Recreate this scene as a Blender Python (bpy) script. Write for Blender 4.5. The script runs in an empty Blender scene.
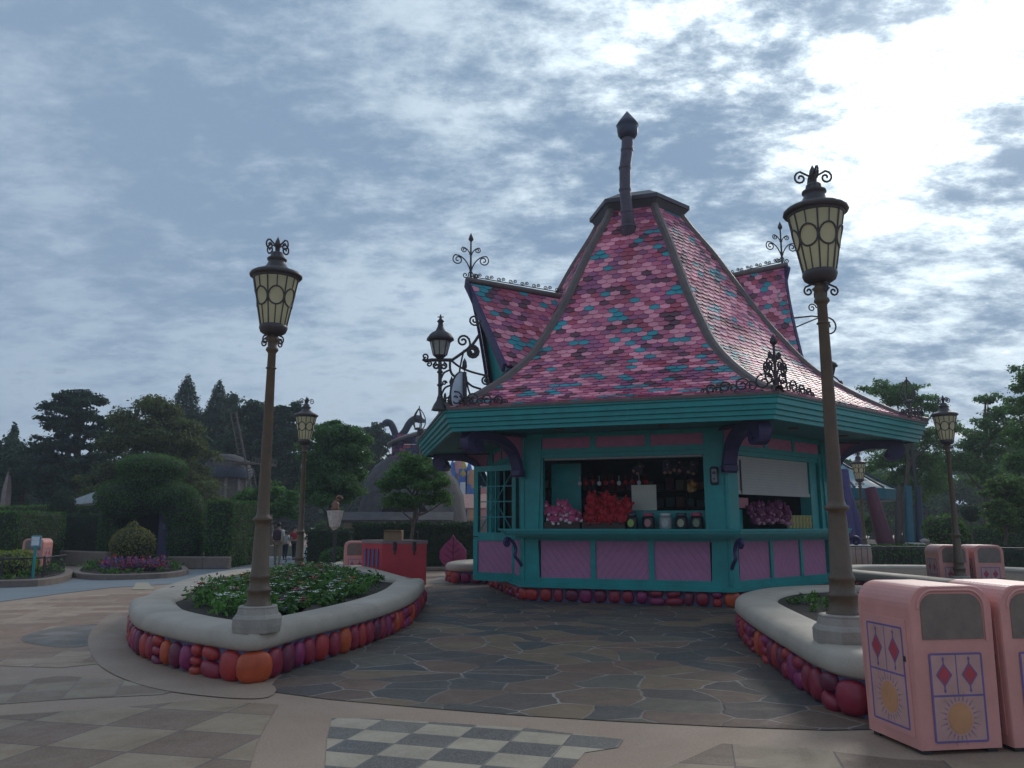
import bpy, math, random
import numpy as np
from mathutils import Vector, Matrix
random.seed(7); RNG = np.random.default_rng(7)
SC = bpy.context.scene
COL = SC.collection
pi = math.pi
def R(a): return math.radians(a)
# ------------------------------------------------------------------ camera
F = 790.0; PITCH = math.atan(141.0/F); CAMZ = 1.5
cam = bpy.data.cameras.new('camera'); camo = bpy.data.objects.new('camera', cam); COL.objects.link(camo)
cam.sensor_width = 36; cam.lens = F/1024*36; cam.clip_end = 3000; cam.clip_start = .05
camo.location = (0, 0, CAMZ); camo.rotation_euler = (pi/2+PITCH, 0, 0); SC.camera = camo
CP, SP = math.cos(PITCH), math.sin(PITCH)
def ray(px, py):
    u = (px-512)/F; v = (384-py)/F
    return Vector((u, CP-SP*v, SP+CP*v))
def G(px, py, z=0.0):
    d = ray(px, py); t = (z-CAMZ)/d.z
    return Vector((d.x*t, d.y*t, z))
def AT(px, py, Y):
    d = ray(px, py); t = Y/d.y
    return Vector((d.x*t, Y, CAMZ+d.z*t))
def XA(px, Y, z=1.5):          # x of a pixel column at depth Y
    dc = Y*CP+(z-CAMZ)*SP
    return (px-512)/F*dc
def ZA(py, Y): return AT(512, py, Y).z
# ------------------------------------------------------------------ materials
MATS = {}
def mat(name, col, rough=.6, var=.12, scale=6.0, bump=0.0, bscale=40.0, metal=0.0, spec=.5, detail=4, col2=None, coat=0.0):
    if name in MATS: return MATS[name]
    m = bpy.data.materials.new(name); m.use_nodes = True; MATS[name] = m
    nt = m.node_tree; N = nt.nodes; L = nt.links; b = N['Principled BSDF']
    b.inputs['Roughness'].default_value = rough; b.inputs['Metallic'].default_value = metal
    b.inputs['Specular IOR Level'].default_value = spec
    b.inputs['Coat Weight'].default_value = coat
    tc = N.new('ShaderNodeTexCoord'); nz = N.new('ShaderNodeTexNoise')
    nz.inputs['Scale'].default_value = scale; nz.inputs['Detail'].default_value = detail; nz.inputs['Roughness'].default_value = .6
    L.new(tc.outputs['Object'], nz.inputs['Vector'])
    cr = N.new('ShaderNodeMapRange'); cr.inputs['From Min'].default_value = .3; cr.inputs['From Max'].default_value = .7
    L.new(nz.outputs['Fac'], cr.inputs['Value'])
    mx = N.new('ShaderNodeMix'); mx.data_type = 'RGBA'
    c2 = col2 if col2 else tuple(min(1, c*(1+var)) for c in col)
    c1 = col if col2 else tuple(c*(1-var) for c in col)
    mx.inputs[6].default_value = (*c1, 1); mx.inputs[7].default_value = (*c2, 1)
    L.new(cr.outputs[0], mx.inputs[0]); L.new(mx.outputs[2], b.inputs['Base Color'])
    rr = N.new('ShaderNodeMapRange'); rr.inputs['To Min'].default_value = max(.02, rough-.1); rr.inputs['To Max'].default_value = min(1, rough+.12)
    L.new(nz.outputs['Fac'], rr.inputs['Value']); L.new(rr.outputs[0], b.inputs['Roughness'])
    if bump:
        n2 = N.new('ShaderNodeTexNoise'); n2.inputs['Scale'].default_value = bscale; n2.inputs['Detail'].default_value = 5
        L.new(tc.outputs['Object'], n2.inputs['Vector'])
        bp = N.new('ShaderNodeBump'); bp.inputs['Strength'].default_value = bump; bp.inputs['Distance'].default_value = .02
        L.new(n2.outputs['Fac'], bp.inputs['Height']); L.new(bp.outputs[0], b.inputs['Normal'])
    return m
class NT:
    def __init__(s, m):
        s.nt = m.node_tree; s.N = s.nt.nodes; s.L = s.nt.links
    def n(s, t, **kw):
        x = s.N.new(t)
        for k, v in kw.items(): setattr(x, k, v)
        return x
    def math(s, op, a, b=None, c=None):
        x = s.N.new('ShaderNodeMath'); x.operation = op
        for i, v in enumerate((a, b, c)):
            if v is None: continue
            if isinstance(v, (int, float)): x.inputs[i].default_value = v
            else: s.L.new(v, x.inputs[i])
        return x.outputs[0]
    def vmath(s, op, a, b=None):
        x = s.N.new('ShaderNodeVectorMath'); x.operation = op
        for i, v in enumerate((a, b)):
            if v is None: continue
            if isinstance(v, (tuple, list, Vector)): x.inputs[i].default_value = v
            else: s.L.new(v, x.inputs[i])
        return x.outputs['Value'] if op in ('DOT_PRODUCT', 'LENGTH', 'DISTANCE') else x.outputs[0]
    def mix(s, f, a, b, mode='MIX'):
        x = s.N.new('ShaderNodeMix'); x.data_type = 'RGBA'; x.blend_type = mode
        for i, v in ((0, f), (6, a), (7, b)):
            if isinstance(v, (int, float)): x.inputs[i].default_value = v
            elif isinstance(v, tuple): x.inputs[i].default_value = (*v, 1) if len(v) == 3 else v
            else: s.L.new(v, x.inputs[i])
        return x.outputs[2]
    def noise(s, vec, scale, detail=4, rough=.55, dist=0):
        x = s.N.new('ShaderNodeTexNoise'); x.inputs['Scale'].default_value = scale; x.inputs['Detail'].default_value = detail
        x.inputs['Roughness'].default_value = rough; x.inputs['Distortion'].default_value = dist
        s.L.new(vec, x.inputs['Vector']); return x.outputs['Fac']
    def rng(s, v, a, b, c=0.0, d=1.0, smooth=False):
        x = s.N.new('ShaderNodeMapRange'); x.inputs[1].default_value = a; x.inputs[2].default_value = b
        x.inputs[3].default_value = c; x.inputs[4].default_value = d
        if smooth: x.interpolation_type = 'SMOOTHSTEP'
        s.L.new(v, x.inputs[0]); return x.outputs[0]
# ------------------------------------------------------------------ object tree
def tag(o, label=None, cat=None, group=None, kind=None):
    if label: o['label'] = label
    if cat: o['category'] = cat
    if group: o['group'] = group
    if kind: o['kind'] = kind
    return o
def thing(name, label, cat, loc=(0, 0, 0), rotz=0.0, group=None):
    o = bpy.data.objects.new(name, None); COL.objects.link(o); o.location = loc; o.rotation_euler = (0, 0, rotz)
    o.empty_display_size = .2
    return tag(o, label, cat, group)
def wloc(o):
    v = Vector((0, 0, 0))
    while o is not None: v += o.location; o = o.parent
    return v
def copy_tree(o, parent=None):
    c = o.copy(); COL.objects.link(c); c.parent = parent
    for ch in list(o.children): copy_tree(ch, c)
    return c
class MB:
    """collects shapes and links them as ONE mesh object (world coordinates when the parent is not rotated)"""
    def __init__(s): s.v = []; s.f = []; s.m = []; s.sm = []
    def add(s, vs, fs, mi=0, smooth=False):
        o = len(s.v); s.v += [tuple(p) for p in vs]
        for f in fs: s.f.append(tuple(i+o for i in f)); s.m.append(mi); s.sm.append(smooth)
        return s
    def hexa(s, p, mi=0):     # 8 points: bottom 4 ccw, top 4 ccw
        return s.add(p, [(3, 2, 1, 0), (4, 5, 6, 7), (0, 1, 5, 4), (1, 2, 6, 5), (2, 3, 7, 6), (3, 0, 4, 7)], mi)
    def box(s, c, d, rz=0.0, mi=0, rot=None, bev=0.0):
        x, y, z = d[0]/2, d[1]/2, d[2]/2
        M = rot if rot is not None else Matrix.Rotation(rz, 3, 'Z')
        c = Vector(c)
        if bev <= 0:
            p = [c+M@Vector(q) for q in ((-x, -y, -z), (x, -y, -z), (x, y, -z), (-x, y, -z), (-x, -y, z), (x, -y, z), (x, y, z), (-x, y, z))]
            return s.hexa(p, mi)
        b = min(bev, x*.9, y*.9, z*.9)
        ps = []; rings = []
        for zz, k in ((-z, b), (-z+b, 0), (z-b, 0), (z, b)):
            X, Y = x-k, y-k
            q = [(-X+b*(k == 0), -Y), (X-b*(k == 0), -Y), (X, -Y+b*(k == 0)), (X, Y-b*(k == 0)), (X-b*(k == 0), Y), (-X+b*(k == 0), Y), (-X, Y-b*(k == 0)), (-X, -Y+b*(k == 0))]
            if k: q = [(-X+b, -Y), (X-b, -Y), (X, -Y+b), (X, Y-b), (X-b, Y), (-X+b, Y), (-X, Y-b), (-X, -Y+b)]
            rings.append([c+M@Vector((a, d2, zz)) for a, d2 in q])
        vs = [p for r in rings for p in r]; fs = [tuple(range(7, -1, -1)), tuple(range(24, 32))]
        for r in range(3):
            for i in range(8): j = (i+1) % 8; fs.append((r*8+i, r*8+j, r*8+8+j, r*8+8+i))
        return s.add(vs, fs, mi)
    def tube(s, pts, r, n=6, mi=0, cap=True, smooth=True, flat=None):
        pts = [Vector(p) for p in pts]; m = len(pts)
        rs = r if isinstance(r, (list, tuple)) else [r]*m
        ref = None; vs = []
        for i, p in enumerate(pts):
            t = (pts[min(i+1, m-1)]-pts[max(i-1, 0)])
            if t.length < 1e-9: t = Vector((0, 0, 1))
            t.normalize()
            if ref is None:
                a = Vector((0, 0, 1)) if abs(t.z) < .9 else Vector((1, 0, 0))
                ref = t.cross(a).normalized()
            else:
                ref = (ref-t*ref.dot(t))
                ref = ref.normalized() if ref.length > 1e-6 else t.orthogonal().normalized()
            bn = t.cross(ref)
            for k in range(n):
                a = 2*pi*k/n+pi/n
                vs.append(p+(ref*math.cos(a)+bn*math.sin(a))*rs[i])
        fs = []
        for i in range(m-1):
            for k in range(n):
                k2 = (k+1) % n; fs.append((i*n+k, i*n+k2, (i+1)*n+k2, (i+1)*n+k))
        s.add(vs, fs, mi, smooth)
        if cap: s.add([vs[k] for k in range(n)], [tuple(range(n-1, -1, -1))], mi); s.add(vs[-n:], [tuple(range(n))], mi)
        return s
    def lathe(s, prof, c=(0, 0, 0), n=20, mi=0, smooth=True, rot=0.0, arc=2*pi, M=None):
        c = Vector(c); vs = []; m = len(prof)
        for r, z in prof:
            for k in range(n):
                a = 2*pi*k/n+rot; q = Vector((r*math.cos(a), r*math.sin(a), z))
                vs.append(c+(M@q if M is not None else q))
        fs = []
        for i in range(m-1):
            for k in range(n):
                k2 = (k+1) % n; fs.append((i*n+k, i*n+k2, (i+1)*n+k2, (i+1)*n+k))
        s.add(vs, fs, mi, smooth)
        if prof[0][0] > 1e-4: s.add(vs[:n], [tuple(range(n-1, -1, -1))], mi)
        if prof[-1][0] > 1e-4: s.add(vs[-n:], [tuple(range(n))], mi)
        return s
    def ell(s, c, r, n=10, m=7, mi=0, M=None, noise=0.0, smooth=True):
        c = Vector(c); vs = []
        ph = random.random()*6
        for i in range(m+1):
            th = pi*i/m
            for k in range(n):
                a = 2*pi*k/n
                w = 1+noise*math.sin(3*a+ph+th*2)
                q = Vector((r[0]*math.sin(th)*math.cos(a)*w, r[1]*math.sin(th)*math.sin(a)*w, -r[2]*math.cos(th)))
                vs.append(c+(M@q if M is not None else q))
        fs = []
        for i in range(m):
            for k in range(n):
                k2 = (k+1) % n; fs.append((i*n+k, i*n+k2, (i+1)*n+k2, (i+1)*n+k))
        return s.add(vs, fs, mi, smooth)
    def prism(s, poly, z0, z1, mi=0):
        n = len(poly); vs = [(p[0], p[1], z0) for p in poly]+[(p[0], p[1], z1) for p in poly]
        fs = [tuple(range(n-1, -1, -1)), tuple(range(n, 2*n))]+[(i, (i+1) % n, n+(i+1) % n, n+i) for i in range(n)]
        return s.add(vs, fs, mi)
    def plate(s, poly3, nrm, th, mi=0):   # planar polygon given thickness along nrm
        nrm = Vector(nrm).normalized()*th; n = len(poly3); vs = [Vector(p) for p in poly3]; vs = vs+[p+nrm for p in vs]
        fs = [tuple(range(n-1, -1, -1)), tuple(range(n, 2*n))]+[(i, (i+1) % n, n+(i+1) % n, n+i) for i in range(n)]
        return s.add(vs, fs, mi)
    def build(s, name, mats, parent=None, label=None, cat=None, group=None, kind=None, local=False):
        if not isinstance(mats, (list, tuple)): mats = [mats]
        off = Vector((0, 0, 0)); V = np.array(s.v, dtype=np.float32)
        if parent is not None:
            if not local: off = wloc(parent)
        elif kind is None:
            off = Vector(((V[:, 0].min()+V[:, 0].max())/2, (V[:, 1].min()+V[:, 1].max())/2, V[:, 2].min()))
        me = bpy.data.meshes.new(name)
        V = V-np.array(off, dtype=np.float32)
        me.from_pydata(V.tolist(), [], s.f)
        for m in mats: me.materials.append(m)
        me.polygons.foreach_set('material_index', s.m); me.polygons.foreach_set('use_smooth', s.sm); me.update()
        o = bpy.data.objects.new(name, me); COL.objects.link(o)
        if parent is not None: o.parent = parent
        else: o.location = off
        tag(o, label, cat, group, kind)
        return o
def spiral(c, ax, az, r, turns=1.6, a0=0.0, sgn=1, n=22, rmin=.18):
    """points of a flat scroll around c in the plane of ax and az, from the outside (angle a0) in"""
    c = Vector(c); ax = Vector(ax); az = Vector(az); out = []
    for i in range(n+1):
        t = i/n; rr = r*((1-t)*(1-rmin)+rmin); a = a0+sgn*turns*2*pi*t
        out.append(c+ax*math.cos(a)*rr+az*math.sin(a)*rr)
    return out
def bez(p0, p1, p2, p3, n=10):
    p0, p1, p2, p3 = map(Vector, (p0, p1, p2, p3))
    return [p0*(1-t)**3+p1*3*t*(1-t)**2+p2*3*t*t*(1-t)+p3*t**3 for t in [i/n for i in range(n+1)]]
def catmull(P, k=6, closed=True):
    n = len(P); out = []
    for i in range(n if closed else n-1):
        if closed: a, b, c, d = P[(i-1) % n], P[i], P[(i+1) % n], P[(i+2) % n]
        else: a, b, c, d = P[max(i-1, 0)], P[i], P[i+1], P[min(i+2, n-1)]
        for j in range(k):
            t = j/k
            out.append(tuple(.5*((2*b[q])+(-a[q]+c[q])*t+(2*a[q]-5*b[q]+4*c[q]-d[q])*t*t+(-a[q]+3*b[q]-3*c[q]+d[q])*t**3) for q in range(2)))
    if not closed: out.append(tuple(P[-1][:2]))
    return out
def resample(P, step, closed=True):
    Q = [Vector((p[0], p[1])) for p in P]
    if closed: Q.append(Q[0])
    L = [0]
    for a, b in zip(Q, Q[1:]): L.append(L[-1]+(b-a).length)
    n = max(3, int(L[-1]/step)); out = []; j = 0
    for i in range(n if closed else n+1):
        d = L[-1]*i/n
        while j < len(L)-2 and L[j+1] < d: j += 1
        t = (d-L[j])/max(1e-9, L[j+1]-L[j]); out.append(Q[j].lerp(Q[j+1], t))
    return out
def ccw(P):
    a = sum(P[i][0]*P[(i+1) % len(P)][1]-P[(i+1) % len(P)][0]*P[i][1] for i in range(len(P)))
    return P if a > 0 else P[::-1]
def normals(P):
    n = len(P); out = []
    for i in range(n):
        t = (P[(i+1) % n]-P[(i-1) % n]).normalized(); out.append(Vector((-t.y, t.x)))   # inward for ccw
    return out
# ------------------------------------------------------------------ foliage
def quads_obj(name, C, size, mats, parent, nrm=None, aspect=.6, kind=None, jit=.35, **kw):
    """one mesh of leaf-sized four-sided leaves, centres C (n,3)"""
    n = len(C); off = np.array(wloc(parent)) if parent is not None else np.zeros(3)
    a = RNG.normal(size=(n, 3))
    if nrm is not None: a = a*jit+nrm
    a /= np.linalg.norm(a, axis=1)[:, None]+1e-9
    b = RNG.normal(size=(n, 3)); u = np.cross(a, b); u /= np.linalg.norm(u, axis=1)[:, None]+1e-9
    w = np.cross(a, u)
    sz = (size*(.6+.8*RNG.random(n)))[:, None]
    P = np.stack([C-u*sz, C-w*sz*aspect+a*sz*.12, C+u*sz, C+w*sz*aspect+a*sz*.12], 1).reshape(-1, 3)-off
    me = bpy.data.meshes.new(name); me.vertices.add(4*n); me.loops.add(4*n); me.polygons.add(n)
    me.vertices.foreach_set('co', P.astype(np.float32).ravel())
    me.loops.foreach_set('vertex_index', np.arange(4*n, dtype=np.int32))
    me.polygons.foreach_set('loop_start', np.arange(0, 4*n, 4, dtype=np.int32))
    me.polygons.foreach_set('loop_total', np.full(n, 4, dtype=np.int32))
    for m in mats: me.materials.append(m)
    p = kw.get('probs')
    me.polygons.foreach_set('material_index', RNG.choice(len(mats), n, p=p).astype(np.int32))
    me.update(calc_edges=True); me.validate()
    o = bpy.data.objects.new(name, me); COL.objects.link(o)
    if parent is not None: o.parent = parent
    return tag(o, kw.get('label'), kw.get('cat'), None, kind)
def blob_points(blobs, n, shell=.55, clump=0.0, clump_n=14):
    """points through lumpy ellipsoids, denser toward their skin, gathered in clumps"""
    vol = np.array([b[3]*b[4]*b[5] for b in blobs])**.7; vol /= vol.sum(); C = []; Nn = []
    for b, w in zip(blobs, vol):
        k = max(8, int(n*w)); ns = 13
        d = RNG.normal(size=(ns, 3)); d /= np.linalg.norm(d, axis=1)[:, None]; d[:, 2] = np.where(d[:, 2] < -.5, -d[:, 2], d[:, 2])
        r = (shell+(1.12-shell)*RNG.random(ns))
        R3 = np.array(b[3:6]); sc_ = d*r[:, None]*R3+np.array(b[:3]); sr = .30+.22*RNG.random(ns)
        m_ = max(ns, int(k/9)); i1 = RNG.integers(0, ns, m_); d2 = RNG.normal(size=(m_, 3)); d2 /= np.linalg.norm(d2, axis=1)[:, None]
        tw = sc_[i1]+d2*(sr[i1]*(.45+.6*RNG.random(m_)))[:, None]*R3*np.array([1, 1, .75])
        i2 = RNG.integers(0, m_, k); rad = (.055*(b[3]+b[5]) if not clump else clump*.28)
        q = tw[i2]+RNG.normal(size=(k, 3))*rad*np.array([1, 1, .55])
        C.append(q); Nn.append(d2[i2]+np.array([0, 0, .6]))
    return np.concatenate(C), np.concatenate(Nn)
LEAF = {}
def leafset(key, base, v=.3):
    if key not in LEAF:
        LEAF[key] = [mat('leaf_%s_%s' % (key, s), tuple(c*k for c in base), .62, .15, 3, spec=.3) for s, k in (('dark', 1-v), ('mid', 1), ('light', 1+v))]
        for m, k in zip(LEAF[key], (1-v, 1, 1+v)):
            nt = m.node_tree; b = nt.nodes['Principled BSDF']; o = nt.nodes['Material Output']; t = nt.nodes.new('ShaderNodeBsdfTranslucent')
            t.inputs[0].default_value = (base[0]*1.5*k, base[1]*1.6*k, base[2]*.9*k, 1); x = nt.nodes.new('ShaderNodeMixShader'); x.inputs[0].default_value = .38
            nt.links.new(b.outputs[0], x.inputs[1]); nt.links.new(t.outputs[0], x.inputs[2]); nt.links.new(x.outputs[0], o.inputs[0])
    return LEAF[key]
BARK = None
def bark():
    return mat('bark', (.10, .075, .055), .9, .3, 9, .6, 30)
def tree(label, base, blobs, key, col, n=9000, leaf=.1, trunk_r=.16, cat='tree', name='tree', limbs=7, group=None, clump=0.0, trunk_top=None, shell=.5):
    """base (x,y,z0), blobs in world coordinates"""
    t = thing(name, label, cat, base, 0, group); bx, by, bz = base
    tp = max(b[2] for b in blobs) if trunk_top is None else trunk_top
    cx = sum(b[0] for b in blobs)/len(blobs); cy = sum(b[1] for b in blobs)/len(blobs)
    m = MB(); pts = []
    for i in range(8):
        k = i/7; pts.append((bx+(cx-bx)*k+.04*math.sin(i*2.1)*tp*.3, by+(cy-by)*k, bz+(tp-bz)*k))
    m.tube(pts, [trunk_r*(1.25 if i == 0 else 1-.75*i/7) for i in range(8)], 8)
    bl = sorted(blobs, key=lambda b: -b[3]*b[5])[:limbs]
    for b in bl:
        k = min(.85, max(.25, (b[2]-b[5]*.5-bz)/(tp-bz+1e-6)*.8)); s0 = Vector(pts[0]).lerp(Vector(pts[-1]), k)
        e = Vector(b[:3]); mid = s0.lerp(e, .5)+Vector((0, 0, -.08*(e-s0).length))
        m.tube(bez(s0, mid, mid, e, 6), [trunk_r*(.5-.06*i) for i in range(7)], 6)
    m.build('trunk', bark(), t)
    C, Nn = blob_points(blobs, n, clump=clump, shell=shell)
    quads_obj('crown', C, leaf, leafset(key, col), t, Nn, jit=.8)
    return t
def conifer(label, x, y, h, rad, key, col, n=7000, leaf=.16, z0=0.0, tiers=14, group=None, bare=.12, power=.9):
    t = thing('conifer', label, 'conifer', (x, y, z0), 0, group)
    MB().tube([(x, y, z0), (x+.05, y, z0+h*.5), (x, y, z0+h*.97)], [rad*.09+.05, rad*.05+.03, .02], 7).build('trunk', bark(), t)
    k = 1-RNG.random(n)**.62; nb = 9+int(h)%3; ph = RNG.random()*6
    ba = RNG.uniform(0, 2*pi, n); edge = 1+.16*np.sin(k*tiers*2*pi+ba*2)+.10*np.sin(ba*5+k*19+ph)+.08*np.sin(ba*11+k*41)
    rl = rad*((1-k)**power*.96+.03)*edge*np.sqrt(.30+.70*RNG.random(n))
    q = np.stack([x+rl*np.cos(ba), y+rl*np.sin(ba), z0+h*(bare+(1-bare)*k)-rl*.22+RNG.normal(size=n)*h*.008], 1)
    C = [q]; Nn = [np.stack([np.cos(ba), np.sin(ba), .7+0*ba], 1)]
    quads_obj('crown', np.concatenate(C), leaf, leafset(key, col), t, np.concatenate(Nn), jit=.5, aspect=.35)
    return t
def solid_leafy(label, name, cat, shapes, key, col, dens=90, leaf=.06, base=None, group=None, extra=None, core=None, up=.02):
    """clipped greenery: shapes are ('box',cx,cy,cz,dx,dy,dz,rz) or ('ell',cx,cy,cz,rx,ry,rz); leaves lie all over the surface of a twiggy core"""
    base = base or (shapes[0][1], shapes[0][2], 0)
    t = thing(name, label, cat, base, 0, group); m = MB(); C = []; Nn = []
    for s in shapes:
        if s[0] == 'box':
            _, cx, cy, cz, dx, dy, dz, rz = s; k = .05
            m.box((cx, cy, cz), (dx-k*2, dy-k*2, dz-k*2), rz, bev=.08)
            areas = [dy*dz, dy*dz, dx*dz, dx*dz, dx*dy]; M = np.array(Matrix.Rotation(rz, 3, 'Z'))
            for fi, A in enumerate(areas):
                cnt = int(A*dens)
                if cnt < 1: continue
                q = RNG.random((cnt, 3))-.5; nn = np.zeros((cnt, 3))
                ax = 0 if fi < 2 else (1 if fi < 4 else 2); sg = -1 if fi in (0, 2) else 1
                q[:, ax] = sg*.5; nn[:, ax] = sg
                q = q*np.array([dx, dy, dz])+RNG.normal(size=(cnt, 3))*up
                w = np.sin(q[:, 0]*1.7+cx)*np.cos(q[:, 2]*2.3)*.04
                q += nn*w[:, None]
                C.append(q@M.T+np.array([cx, cy, cz])); Nn.append(nn@M.T)
        else:
            _, cx, cy, cz, rx, ry, rz_ = s
            m.ell((cx, cy, cz), (rx*.93, ry*.93, rz_*.93), 16, 10)
            A = 4*pi*((rx*ry)**1.6/3+(rx*rz_)**1.6/3+(ry*rz_)**1.6/3)**(1/1.6); cnt = int(A*dens)
            d = RNG.normal(size=(cnt, 3)); d /= np.linalg.norm(d, axis=1)[:, None]
            lum = 1+.03*np.sin(d[:, 0]*7)*np.cos(d[:, 2]*8)
            C.append(d*lum[:, None]*np.array([rx, ry, rz_])+np.array([cx, cy, cz])+RNG.normal(size=(cnt, 3))*up); Nn.append(d)
    m.build('stems', core or mat('hedge_core', tuple(c*.45 for c in (.04, .06, .02)), .9), t)
    quads_obj('foliage', np.concatenate(C), leaf, leafset(key, col, .25), t, np.concatenate(Nn), jit=.55)
    return t
# ------------------------------------------------------------------ sky, sun
SUN = ray(955, 45).normalized(); EL = math.asin(SUN.z); AZ = math.atan2(SUN.x, SUN.y)
W = bpy.data.worlds.new('World'); SC.world = W; W.use_nodes = True
S = NT(W); bg = S.N['Background']; bg.inputs['Strength'].default_value = .1
sky = S.n('ShaderNodeTexSky', sky_type='NISHITA', sun_disc=False, sun_elevation=EL, sun_rotation=AZ)
sky.air_density = 1.2; sky.dust_density = 2.0
tc = S.n('ShaderNodeTexCoord'); D = S.vmath('NORMALIZE', tc.outputs['Generated'])
sx = S.n('ShaderNodeSeparateXYZ'); S.L.new(D, sx.inputs[0])
zz = S.math('ADD', S.math('MAXIMUM', sx.outputs[2], 0.0), .24)
cx = S.n('ShaderNodeCombineXYZ'); S.L.new(S.math('DIVIDE', sx.outputs[0], zz), cx.inputs[0]); S.L.new(S.math('DIVIDE', sx.outputs[1], zz), cx.inputs[1]); cx.inputs[2].default_value = 3.7
U = cx.outputs[0]
big = S.noise(U, 1.15, 4, .55, .3); Us = S.vmath('MULTIPLY', U, (1.0, 1.45, 1.0)); midn = S.noise(Us, 4.0, 12, .66, .12); fine = S.noise(Us, 14, 8, .66, .1)
sd = S.vmath('DOT_PRODUCT', D, tuple(SUN)); sdc = S.math('MAXIMUM', sd, 0.0)
g_w = S.math('POWER', sdc, 5.0); sd2 = S.vmath('DOT_PRODUCT', D, tuple(ray(715, 20).normalized())); g_2 = S.math('POWER', S.math('MAXIMUM', sd2, 0.0), 60.0); g_m = S.math('POWER', sdc, 28.0); g_n = S.math('POWER', sdc, 130.0)
# thickness of the cloud sheet
Us = S.vmath('MULTIPLY', U, (1.0, 1.55, 1.0))
th = S.math('ADD', S.math('ADD', S.math('MULTIPLY', big, .40), S.math('MULTIPLY', midn, .40)), S.math('MULTIPLY', fine, .20))
thn = S.rng(th, .42, .59, 0, 1, True)
thn = S.math('ADD', .50, S.math('MULTIPLY', S.math('SUBTRACT', thn, .5), S.rng(sd, .35, .93, .42, 1.0)))
thin = S.math('SUBTRACT', 1.0, thn)
cover = S.rng(th, .36, .435, 0, 1, True)
# thick parts are slate blue, thin parts pale; the sun behind lights the thin parts
base = S.mix(thn, (4.35, 5.1, 6.1), (2.0, 2.75, 4.0))
glow = S.math('ADD', S.math('MULTIPLY', g_w, 2.5), S.math('ADD', S.math('MULTIPLY', g_2, 5.0), S.math('MULTIPLY', g_m, 4.5)))
gl = S.math('MULTIPLY', glow, S.math('ADD', S.math('MULTIPLY', S.math('POWER', thin, 1.6), 1.25), .03))
gl = S.math('ADD', gl, S.math('MULTIPLY', S.math('MULTIPLY', g_n, 16.0), S.math('ADD', thin, .15)))
gc = S.n('ShaderNodeCombineXYZ')
for i, k in enumerate((1.0, .97, .92)): S.L.new(S.math('MULTIPLY', gl, k), gc.inputs[i])
cl = S.vmath('ADD', base, gc.outputs[0])
# away from the sun the sheet gets darker and bluer
away = S.rng(sd, .25, .98, .85, 1.0)
aw = S.n('ShaderNodeCombineXYZ')
S.L.new(S.math('MULTIPLY', away, .93), aw.inputs[0]); S.L.new(away, aw.inputs[1]); S.L.new(S.math('POWER', away, .75), aw.inputs[2])
cl = S.vmath('MULTIPLY', cl, aw.outputs[0])
skyc = S.vmath('MULTIPLY', sky.outputs[0], (.55, .62, .72))
hor = S.rng(sx.outputs[2], 0.0, .16, .35, 1.0)
out = S.mix(S.math('MULTIPLY', cover, 1.0), skyc, cl)
out = S.mix(S.rng(sx.outputs[2], 0.0, .22, .55, 0.0, True), out, (3.7, 4.5, 5.4))
S.L.new(out, bg.inputs[0])
sun = bpy.data.lights.new('sun', 'SUN'); sun.energy = .9; sun.angle = R(14); sun.color = (1, .93, .84)
so = bpy.data.objects.new('sun', sun); COL.objects.link(so); so.rotation_euler = SUN.to_track_quat('Z', 'Y').to_euler(); so.location = (0, 0, 20)
SC.view_settings.view_transform = 'Standard'; SC.view_settings.look = 'None'; SC.view_settings.gamma = 1; SC.view_settings.exposure = EXPO if 'EXPO' in globals() else .3
# ------------------------------------------------------------------ ground
def ground_mat(name, c1, c2, speck=.25, sscale=60, big=.5, stain=.35, bump=.25):
    m = mat(name, c1, .75); s = NT(m); b = s.N['Principled BSDF']
    g = s.n('ShaderNodeNewGeometry').outputs['Position']
    a = s.noise(g, big, 5, .6, .4); st = s.noise(g, .22, 6, .7, .8); sp = s.noise(g, sscale, 2, .7)
    c = s.mix(s.rng(a, .35, .65), c1, c2)
    c = s.mix(s.rng(sp, .35, .7, 0, speck), c, tuple(min(1, k*1.9) for k in c1))
    c = s.mix(s.rng(s.noise(g, sscale*.7, 2, .6), .55, .75, 0, speck), c, tuple(k*.45 for k in c1))
    c = s.mix(s.rng(st, .5, .75, 0, stain), c, tuple(k*.45 for k in c1))
    s.L.new(c, b.inputs['Base Color'])
    s.L.new(s.rng(st, .3, .7, .5, .85), b.inputs['Roughness'])
    bp = s.n('ShaderNodeBump'); bp.inputs['Strength'].default_value = bump; bp.inputs['Distance'].default_value = .01
    s.L.new(sp, bp.inputs['Height']); s.L.new(bp.outputs[0], b.inputs['Normal'])
    return m
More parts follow.
